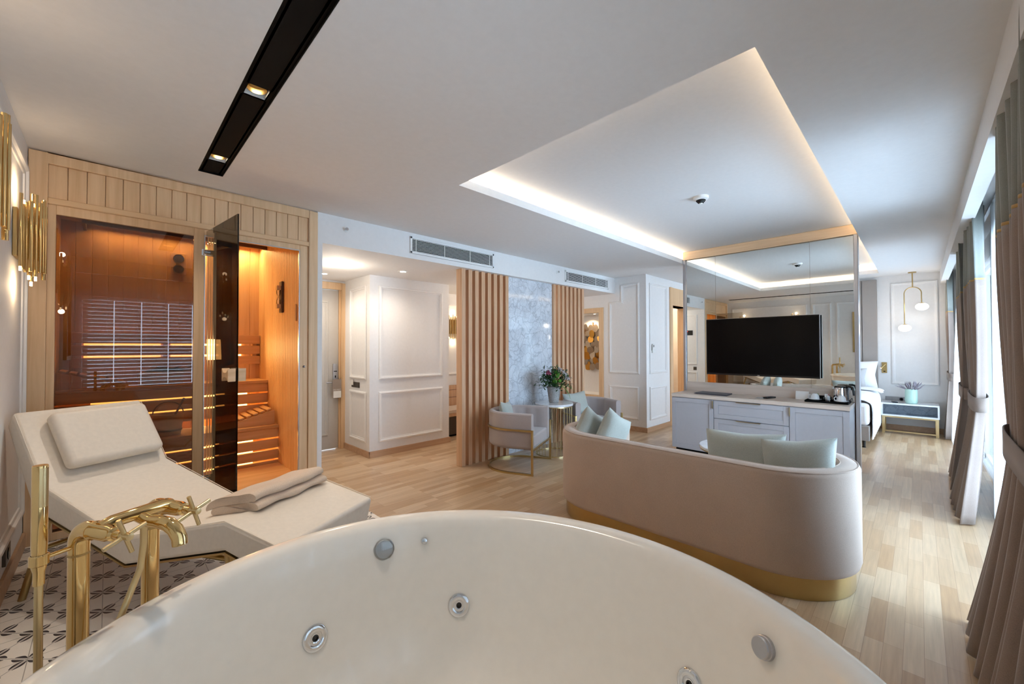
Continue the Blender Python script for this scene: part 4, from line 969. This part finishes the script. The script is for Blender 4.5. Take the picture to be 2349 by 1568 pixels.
# television
t = thing('television', 'large black flat television mounted in front of the mirror', 'television', (5.62, 1.385, 1.35))
ty0, ty1, tz0, tz1 = .781, 1.985, .995, 1.713
obj('tv_body', BX(5.606, 5.635, ty0, ty1, tz0, tz1), 'blackgloss', t, .003)
obj('screen', BX(5.6035, 5.606, ty0+.008, ty1-.008, tz0+.022, tz1-.008), 'tv', t)
mb = BX(5.602, 5.634, ty0-.003, ty0, tz0, tz1).box(5.602, 5.634, ty0-.003, ty1, tz1, tz1+.003).box(5.602, 5.634, ty1, ty1+.002, tz0, tz1)
obj('tv_trim', mb, 'alu', t)
obj('rear_housing', BX(5.635, 5.66, 1.1, 1.67, 1.05, 1.45), 'black', t, .01); obj('wall_bracket', BX(5.66, 5.688, 1.25, 1.52, 1.2, 1.45), 'black', t)
obj('maker_mark', BX(5.6025, 5.6035, 1.372, 1.396, tz0+.007, tz0+.014), 'alu', t)
# sideboard
k_ = .955; CXF = 5.218
Sy = lambda y: y*k_; Sz = lambda z: 1.35-(1.35-z)*k_
CY0, CY1 = Sy(.516), Sy(2.398); WT = .755
t = thing('sideboard', 'blue grey sideboard with an ash worktop under the television', 'sideboard', (5.43, (CY0+CY1)/2, 0))
obj('carcass', BX(CXF+.02, 5.655, CY0+.002, CY1-.002, .06, .712), 'cab', t, .002)
obj('kickboard', BX(CXF+.06, 5.64, CY0+.03, CY1-.03, 0, .06), 'black', t)
obj('worktop', BX(CXF-.004, 5.658, CY0, CY1, .712, WT), 'ashx', t, .003)
yA, yB = Sy(1.857), Sy(1.048)
def front(name, y0, y1, z0, z1, handle):
    w = .052
    mb = BX(CXF, CXF+.02, y0, y0+w, z0, z1).box(CXF, CXF+.02, y1-w, y1, z0, z1).box(CXF, CXF+.02, y0+w, y1-w, z0, z0+w).box(CXF, CXF+.02, y0+w, y1-w, z1-w, z1).box(CXF+.008, CXF+.02, y0+w, y1-w, z0+w, z1-w)
    o = obj(name, mb, 'cab', t, .0015, 1)
    hy0, hy1, hz0, hz1 = handle
    obj('edge_pull', BX(CXF-.022, CXF+.002, hy0, hy1, hz0, hz1), 'goldsat', o, .001)
zt_ = .703; z1_ = Sz(.452)
front('cabinet_door', yA+.003, CY1-.003, .062, zt_, (yA+.004, yA+.008, zt_-.10, zt_-.004))
front('drawer', yB+.003, yA-.003, z1_+.003, zt_, (Sy(1.332), Sy(1.595), zt_-.004, zt_+.001))
front('drawer', yB+.003, yA-.003, .27, z1_-.006, (Sy(1.332), Sy(1.597), z1_-.010, z1_-.005))
front('drawer', yB+.003, yA-.003, .062, .262, (Sy(1.332), Sy(1.597), .257, .262))
front('cabinet_door', CY0+.003, yB-.003, .062, zt_, (yB-.008, yB-.004, zt_-.10, zt_-.004))
zw = WT
t = thing('folder', 'dark grey leatherette folder on the sideboard', 'folder', (5.45, 1.85, zw))
q = [(5.32, 2.045), (5.315, 1.655), (5.57, 1.67), (5.575, 2.03)]
obj('folder_cover', MB().prism(q, lambda u, v, z: (u, v, z), zw, zw+.004).prism(q, lambda u, v, z: (u, v, z+.013*0 + (.002 if v > 1.8 else 0)), zw+.011, zw+.015).prism([(5.565, 1.67), (5.57, 1.67), (5.575, 2.03), (5.57, 2.03)], lambda u, v, z: (u, v, z), zw, zw+.015), 'dgrey', t, .001)
obj('pages', MB().prism([(5.33, 2.03), (5.325, 1.67), (5.56, 1.68), (5.563, 2.02)], lambda u, v, z: (u, v, z), zw+.004, zw+.011), 'dgrey', t)
tag(obj('notice_card', MB().prism([(5.34, 1.36), (5.52, 1.37), (5.51, 1.275), (5.345, 1.265)], lambda u, v, z: (u, v, z), zw, zw+.0012), 'greypl'), 'flat grey card beside the black remote on the sideboard', 'card')
t = thing('remote_control', 'black television remote lying on the sideboard', 'remote', (5.45, 1.23, zw))
obj('remote_body', MB().obox((5.45, 1.235, zw+.010), (.075, -.028, 0), (.009, .024, 0), (0, 0, .010)), 'blackgloss', t, .006)
mb = MB()
for i in range(5):
    for j in range(3): mb.obox(Vector((5.45, 1.235, zw+.0205)) + Vector((.075, -.028, 0))*(-.7+.3*i) + Vector((.009, .024, 0))*(-.5+.5*j), (.005, -.002, 0), (.001, .003, 0), (0, 0, .0012))
obj('buttons', mb, 'dgrey', t)
t = thing('tent_card', 'white printed tent card beside the tea tray', 'card', (5.60, .945, zw))
obj('card_face', MB().obox((5.588, .945, zw+.046), (.002, 0, .0), (.0, .062, 0), (.012, 0, .046)), 'paper', t); obj('card_back', MB().obox((5.614, .945, zw+.046), (.001, 0, 0), (0, .062, 0), (-.012, 0, .046)), 'paper', t)
mb = MB()
for i in range(4): mb.obox((5.5845+.0037*i, .955-.004*(i % 2), zw+.032+.0145*i), (.0006, 0, 0), (0, .040-.006*(i % 3), 0), (.0004, 0, .0014))
obj('printed_lines', mb, 'greypl', t); obj('printed_mark', MB().obox((5.5785, .935, zw+.012), (.0008, 0, 0), (0, .013, 0), (.002, 0, .009)), 'black', t)
t = thing('tea_tray', 'black rectangular tray with tea things on the sideboard', 'tray', (5.50, .70, zw))
mb = BX(5.38, 5.63, .52, .89, zw, zw+.008)
for a in ((5.38, 5.386, .52, .89), (5.624, 5.63, .52, .89), (5.386, 5.624, .52, .526), (5.386, 5.624, .884, .89)): mb.box(*a, zw+.008, zw+.02)
obj('tray_base', mb, 'black', t, .002)
def teacup(c, ha, lab):
    s_ = thing('saucer', lab[0], 'saucer', c, 0, 'saucers on the tea tray')
    obj('saucer_dish', MB().lathe([(0, .004), (.03, .004), (.062, .016), (.064, .018), (.060, .019), (.03, .008), (0, .008)], c, 36), 'white', s_)
    c2 = Vector(c)+Zv*.009
    u_ = thing('tea_cup', lab[1], 'cup', c2, 0, 'white cups on the tea tray')
    obj('cup_bowl', MB().lathe([(0, .068), (.02, .068), (.024, .063), (.036, .045), (.041, .02), (.042, 0), (.039, 0), (.037, .02), (.03, .045), (0, .06)], c2, 32), 'white', u_)
    h = Vector((math.cos(ha), math.sin(ha), 0)); obj('cup_handle', MB().tube([c2+h*.037+Zv*.05, c2+h*.052+Zv*.052, c2+h*.062+Zv*.04, c2+h*.06+Zv*.022, c2+h*.05+Zv*.014, c2+h*.04+Zv*.016], .0042, 8), 'white', u_, ang=60)
teacup((5.505, .815, zw+.008), R(115), ('white saucer under the upturned cup by the tent card', 'upturned white cup by the tent card on the tea tray'))
teacup((5.46, .585, zw+.008), R(115), ('white saucer under the upturned cup by the kettle', 'upturned white cup in front of the kettle on the tea tray'))
t = thing('glass_jar', 'glass jar of tea sachets between the two cups', 'jar', (5.47, .70, zw+.008))
c = (5.475, .70, zw+.009)
obj('jar_glass', MB().lathe([(0, 0), (.03, 0), (.036, .01), (.038, .045), (.035, .05), (.033, .045), (.031, .012), (0, .006)], c, 28), 'clear', t)
mb = MB(); mr = MB(); rnd = random.Random(5)
for k in range(9):
    a = rnd.uniform(0, PI); (mr if k in (2, 6) else mb).obox(Vector(c)+Vector((rnd.uniform(-.012, .012), rnd.uniform(-.012, .012), .042+rnd.uniform(-.01, .014))), (math.cos(a)*.016, math.sin(a)*.016, rnd.uniform(-.008, .008)), (-math.sin(a)*.0012, math.cos(a)*.0012, 0), (0, 0, .025))
obj('sachets', mb, 'paper', t); obj('red_sachets', mr, plain('red paper', (190, 60, 60), .6), t)
tag(obj('tea_packets', MB().obox((5.57, .745, zw+.035), (.012, .004, 0), (-.02, .055, 0), (0, 0, .027)), 'black', None, .003), 'small black box of tea packets behind the glass jar', 'box')
tag(obj('green_packet', MB().obox((5.565, .802, zw+.045), (.003, 0, 0), (0, .014, 0), (0, .006, .036)), 'leafl', None, .001), 'green sachet standing behind the cup by the tent card', 'sachet')
kc = Vector((5.565, .60, zw+.0085))
t = thing('kettle', 'steel electric kettle with black lid and handle on the tea tray', 'kettle', kc)
obj('kettle_base', MB().lathe([(0, 0), (.07, 0), (.072, .006), (.068, .016), (0, .016)], kc, 36), 'blackgloss', t)
obj('kettle_body', MB().lathe([(0, .018), (.062, .018), (.064, .022), (.058, .15), (.056, .154), (0, .154)], kc, 40), 'chrome', t)
obj('lid', MB().lathe([(0, .174), (.03, .173), (.05, .168), (.0575, .158), (.0575, .150), (0, .150)], kc, 36), 'blackgloss', t)
hd = Vector((-.18, -.98, 0)).normalized()
obj('kettle_handle', MB().tube([kc+hd*.045+Zv*.166, kc+hd*.075+Zv*.168, kc+hd*.100+Zv*.158, kc+hd*.108+Zv*.12, kc+hd*.112+Zv*.075], [.012, .012, .012, .011, .010], 12).obox(kc+hd*.06+Zv*.09, hd*.006, Vector((-hd.y, hd.x, 0))*.012, Zv*.066), 'blackgloss', t, .002, ang=50)
obj('kettle_spout', MB().obox(kc-hd*.058+Zv*.14, hd*-.014, Vector((-hd.y, hd.x, 0))*.014, Zv*.012), 'chrome', t, .005)
obj('power_cord', MB().tube([kc+hd*.05+Zv*.008, kc+hd*.085+Zv*.03+Vector((.02, 0, 0)), Vector((5.60, .51, zw+.05)), Vector((5.62, .505, zw+.02)), Vector((5.59, .53, zw+.024)), Vector((5.56, .56, zw+.022))], .0028, 8), 'black', t)

# ================================================================== BEDROOM
t = thing('headboard', 'tall grey upholstered headboard panels behind the bed', 'headboard', (9.09, 1.5, 1.3))
for a, b in ((.488, .682), (.690, 1.40), (1.41, 2.12), (2.13, 2.9)): obj('headboard_panel', BX(9.07, XE-.006, a, b, .12, 2.472), 'headb', t, .008)
t = thing('bed', 'double bed with white linen behind the mirror partition', 'bed', (8.1, 1.45, 0))
obj('bed_base', BX(7.16, 9.07, .478, 2.45, .095, .297), 'headb', t, .01)
for x, y in ((7.22, .54), (7.22, 2.39), (9.0, .54), (9.0, 2.39)): obj('leg', MB().lathe([(0, 0), (.022, 0), (.022, .006), (.016, .01), (.018, .1), (0, .1)], (x, y, 0), 16), 'blackgloss', t)
obj('mattress', BX(7.15, 9.06, .478, 2.45, .30, .595), 'linen', t, .05, 4)
rows = []
cs = [(.462, .10), (.452, .20), (.458, .35), (.452, .48), (.462, .585), (.485, .635), (.53, .662), (.62, .672), (.9, .675), (1.5, .676), (2.1, .675), (2.40, .66), (2.45, .60), (2.475, .45), (2.475, .2)]
for i in range(25):
    x = 7.19 + (8.72-7.19)*i/24; row = []
    for j, (y, z) in enumerate(cs):
        w_ = .012*math.sin(i*.9+j*.5)*(1 if z < .6 else .35); zz_ = z + (.004*math.sin(i*1.7)) + (.03*max(0, 1-i/3)*(-1 if z > .6 else 0)) - (.03 if (z < .12 and i > 6) else 0)*0
        row.append((x, y - (abs(w_) if y < 1 else -abs(w_)), zz_))
    rows.append(row)
obj('duvet', MB().grid(rows), 'linen', t, solid=.018, subd=1, ang=70)
rows = []
for i in range(10):
    x = 8.20 + .07*i*(.45/.63) ; row = []
    for y, z in ((.40, .655), (.44, .685), (.52, .70), (.8, .705), (1.5, .705), (2.2, .705), (2.42, .69), (2.5, .62)): row.append((x, y+.01*math.sin(i*1.2), z+.004*math.sin(i*.8+y*4)))
    rows.append(row)
obj('sheet_fold', MB().grid(rows), 'linen', t, solid=.02, subd=1, ang=70)
def bedpill(c, w, h, d, lab, mat, lean):
    return tag(obj('bed_pillow', cushion(c, (0, -1, 0), (lean, 0, 1), w, h, d, .6, 20), mat, None, ang=70), lab, 'pillow', 'bed pillows')
bedpill((8.94, .86, .89), .76, .46, .16, 'large white pillow standing against the headboard at the window side', 'linen', .22)
bedpill((8.94, 1.72, .89), .76, .46, .16, 'large white pillow at the far side of the bed, hidden by the partition', 'linen', .22)
bedpill((8.76, .90, .835), .58, .34, .13, 'grey pillow leaning on the white pillow at the window side', 'greyl', .30)
# nightstand
t = thing('nightstand', 'low marble nightstand on a pale brass frame', 'nightstand', (8.88, .12, 0))
nx0, nx1, ny0, ny1 = 8.672, 9.09, -.20, .440
obj('marble_top', BX(nx0, nx1, ny0, ny1, .452, .474), 'marbt', t, .002); obj('marble_bottom', BX(nx0, nx1, ny0, ny1, .272, .294), 'marbt', t, .002)
for a, b in ((ny0, ny0+.02), (ny1-.02, ny1)): obj('marble_side', BX(nx0, nx1, a, b, .294, .452), 'marbt', t)
obj('grey_back', BX(nx1-.17, nx1-.15, ny0+.02, ny1-.02, .294, .452), 'marbg', t); obj('grey_shelf', BX(nx0+.02, nx1-.17, ny0+.02, ny1-.02, .294, .297), 'marbg', t)
for x in (nx0+.012, nx1-.045):
    for y in (ny0+.008, ny1-.042): obj('leg', BX(x, x+.033, y, y+.033, 0, .25), 'goldpale', t, .001)
mb = BX(nx0+.012, nx0+.035, ny0+.008, ny1-.008, .25, .272).box(nx1-.035, nx1-.012, ny0+.008, ny1-.008, .25, .272).box(nx0+.03, nx1-.03, ny0+.008, ny0+.03, .25, .272).box(nx0+.03, nx1-.03, ny1-.03, ny1-.008, .25, .272)
obj('frame', mb, 'goldpale', t)
obj('foot_rail', BX(nx0+.014, nx0+.032, ny0+.03, ny1-.03, .030, .048), 'goldpale', t)
pc = (8.80, .097, .474)
t = thing('plant_pot', 'mint green ceramic pot on the nightstand', 'pot', pc)
obj('pot_body', MB().lathe([(0, 0), (.060, 0), (.068, .008), (.073, .05), (.072, .16), (.069, .218), (.066, .224), (.062, .218), (.064, .16), (0, .15)], pc, 36), 'mint', t)
mb = MB(); rnd = random.Random(9)
for k in range(58):
    a = rnd.uniform(0, 2*PI); ln = rnd.uniform(.25, 1.15); L = rnd.uniform(.09, .15)
    b0_ = Vector(pc)+Vector((.03*math.cos(a), .03*math.sin(a), .20)); d = Vector((math.cos(a)*math.sin(ln), math.sin(a)*math.sin(ln), math.cos(ln)))
    p1 = b0_+d*L*.55; p2 = p1 + (d+Vector((0, 0, rnd.uniform(-.1, .5)))).normalized()*L*.6
    mb.tube([b0_, p1, (p1+p2)/2, p2], [.002, .0045, .0065, .001], 6)
tag(obj('lavender_plant', mb, 'lav'), 'grey lavender plant in the mint green pot', 'plant')
tag(obj('bedside_remote', MB().obox((8.76, .285, .485), (.05, .012, 0), (-.008, .03, 0), (0, 0, .010)), 'blackgloss', None, .006), 'small black remote on the nightstand', 'remote')
# pendant lamp
px_ = 8.88
t = thing('pendant_lamp', 'brass arched pendant with two white glass globes over the nightstand', 'pendant lamp', (px_, .064, CZ))
obj('ceiling_rose', MB().lathe([(0, -.014), (.046, -.014), (.048, -.010), (.048, 0), (0, 0)], (px_, .066, CZ), 32), 'goldsat', t)
obj('stem', MB().tube([(px_, .066, CZ-.012), (px_, .064, 2.275)], .0075, 12), 'goldsat', t, ang=50)
arc = [(px_, .160, 1.705), (px_, .160, 1.95)] + [(px_, .064+.096*math.cos(a), 2.183+.096*math.sin(a)) for a in [PI*i/18 for i in range(19)]] + [(px_, -.032, 2.10), (px_, -.034, 2.028)]
obj('arch_arm', MB().tube(arc, .0065, 12), 'goldsat', t, ang=50)
for y, z in ((.158, 1.645), (-.036, 1.968)):
    gl = obj('globe', MB().ball((px_, y, z), .076, .076, .057, 32, 18), 'globe', t); obj('globe_cap', MB().lathe([(0, .012), (.008, .011), (.030, .003), (.036, -.006), (0, -.006)], (px_, y, z+.053), 24), 'goldsat', t)
    point('pendant_light', (px_-.12, y, z), 2.2, SOFT, .06)
t = thing('reading_light', 'brass wall reading light with a swivel tube beside the headboard', 'wall lamp', (XE, .412, 1.007))
obj('light_plate', BX(XE-.012, XE, .380, .446, .92, 1.095), 'goldsat', t, .002)
obj('swivel_tube', MB().tube([(XE-.03, .40, 1.065), (XE-.05, .452, .998)], .0105, 12), 'goldsat', t, ang=50); obj('lamp', MB().tube([(XE-.05, .452, .998), (XE-.0505, .4535, .996)], .0085, 10), 'lamp', t); obj('swivel_joint', MB().tube([(XE-.012, .405, 1.03), (XE-.035, .412, 1.045)], .006, 10), 'goldsat', t); obj('usb_socket', BX(XE-.0135, XE-.011, .40, .426, .938, .952), 'black', t)
t = thing('socket_strip', 'grey triple switch and socket plate above the nightstand', 'socket', (XE, .30, .5))
obj('strip_plate', BX(XE-.01, XE, .175, .406, .462, .538), 'greypl', t, .002)
for y in (.368, .292): obj('rocker', BX(XE-.014, XE-.01, y-.027, y+.027, .473, .527), 'greypl', t, .001)
obj('socket_face', MB().lathe([(0, 0), (.018, 0), (.024, .003), (.026, .003), (.027, 0)], (XE-.01, .215, .5), 20, (-1, 0, 0)), 'dgrey', t)

# ================================================================== CURTAINS, SHEERS, BLIND
def curtain(name, xa, xb, yc, amp, folds, tie, flare, lab, zb=.012, ztop=2.452, gold=1.86, phase=0.0, dirx=1, seed=1):
    rnd = random.Random(seed); nu = folds*10
    t = thing(name, lab, 'curtain', ((xa+xb)/2, yc, 0), 0, 'taupe tied curtains')
    ph = [rnd.uniform(-.35, .35) for _ in range(folds+2)]; am = [rnd.uniform(.75, 1.2) for _ in range(folds+2)]
    def P(u, z):
        if z > tie: f = ((z-tie)/(ztop-tie)); k = .80+.20*min(1, f*1.8)**.7; dy = .0; a_ = amp*(.72+.28*min(1, f*2))
        else: f = (tie-z)/tie; k = .80+.42*f**1.1; dy = flare*f**1.3; a_ = amp*(.72+.75*f)
        xm = (xa+xb)/2; i = min(folds, int(u*folds)); w_ = u*folds + phase + ph[i]*0
        s_ = math.sin(2*PI*w_); s_ = math.copysign(abs(s_)**.8, s_)
        x = xm + (u-.5)*(xb-xa)*k*(1 if z > tie else 1) + .012*math.sin(5*u+z*2)
        y = yc + dy + a_*s_*am[i] + .006*math.sin(3*z+9*u)
        return (x, y, z)
    def part(nm, z0, z1, mat, n):
        rows = [[P(u/nu, z0+(z1-z0)*j/n) for u in range(nu+1)] for j in range(n+1)]
        obj(nm, MB().grid(rows), mat, t, solid=.006, ang=75)
    part('lower_cloth', zb, gold-.007, 'curt', 26); part('ochre_band', gold-.007, gold+.007, 'band', 1); part('upper_cloth', gold+.007, ztop, 'curtup', 8)
    # tie back band wraps the waist
    pts = []
    hw_ = (xb-xa)*.40+.012; hd_ = amp*.9+.010; xm = (xa+xb)/2
    rows = []
    for j in range(3):
        z = tie-.055+.055*j; row = []
        for i in range(40):
            a = 2*PI*i/40; row.append((xm+hw_*math.copysign(abs(math.cos(a))**.5, math.cos(a)), yc+hd_*math.copysign(abs(math.sin(a))**.75, math.sin(a)), z + .015*math.cos(a)*dirx))
        rows.append(row)
    obj('tie_back', MB().grid(rows, True), 'curt', t, solid=.006, ang=60)
M['band'] = fabric('ochre ribbon', (170, 136, 84), .05, 300)
curtain('curtain', 1.90, 2.90, -.285, .036, 7, .94, .10, 'taupe curtain with an ochre band nearest the bath at the picture edge', phase=.1, seed=3)
curtain('curtain', 4.62, 5.22, -.325, .040, 4, .92, .085, 'taupe tied curtain between the two bright windows, nearer the sofa', phase=.3, seed=5)
curtain('curtain', 5.66, 6.30, -.320, .038, 4, .92, .065, 'taupe tied curtain between the two bright windows, nearer the bed', phase=.2, seed=8)
curtain('curtain', 8.62, 9.06, -.325, .032, 3, .92, .03, 'taupe curtain in the far corner behind the nightstand', phase=.2, seed=9)
def sheer(xa, xb, yc, amp, n, lab, flare=0.0):
    rows = []
    for j in range(13):
        z = .02 + (2.46-.02)*j/12; f = 1-j/12
        rows.append([(xa+(xb-xa)*i/(n*8), yc + flare*f + amp*(.6+.5*f)*math.sin(2*PI*i/8) + .004*math.sin(i*.37), z) for i in range(n*8+1)])
    tag(obj('sheer_curtain', MB().grid(rows), 'sheer', None, ang=180), lab, 'sheer curtain', 'white sheers at the windows')
sheer(2.62, 4.95, -.415, .022, 26, 'white sheer curtain over the window beside the sofa')
sheer(6.36, 8.57, -.405, .025, 24, 'white sheer curtain over the window beside the bed', .07)
tag(obj('curtain_rail', BX(1.75, XE, -.335, -.318, 2.455, 2.475).box(1.75, XE, -.425, -.405, 2.46, 2.475), 'alu'), 'slim metal curtain rail in the ceiling recess', 'curtain rail')
struct('ceiling_recess', BX(XL, XE, -.5, -.308, 2.476, CZ), 'ceil')
t = thing('venetian_blind', 'venetian blind over the window behind the camera, mirrored in the sauna glass', 'blind', (.7, -.44, 1.4))
mb = MB(); cords = [.05, .325, .615, .89, 1.17, 1.45]
z = 2.02
while z > .80:
    e = -.245
    for c_ in cords + [1.645]:
        if c_ - e > .02: mb.obox(((e+c_)/2, -.445, z), ((c_-e)/2-.0045, 0, 0), (0, .012, .0228), (0, -.0009, .0005))
        e = c_
    z -= .0500
obj('blind_slats', mb, 'whitepl', t); obj('head_rail', BX(-.25, 1.65, -.47, -.42, 2.045, 2.075), 'whitepl', t)
mb = MB()
for c_ in cords: mb.tube([(c_, -.42, 2.05), (c_, -.42, .79)], .0012, 5)
obj('blind_cord', mb, 'whitepl', t); obj('bottom_rail', BX(-.245, 1.645, -.46, -.43, .785, .80), 'whitepl', t)
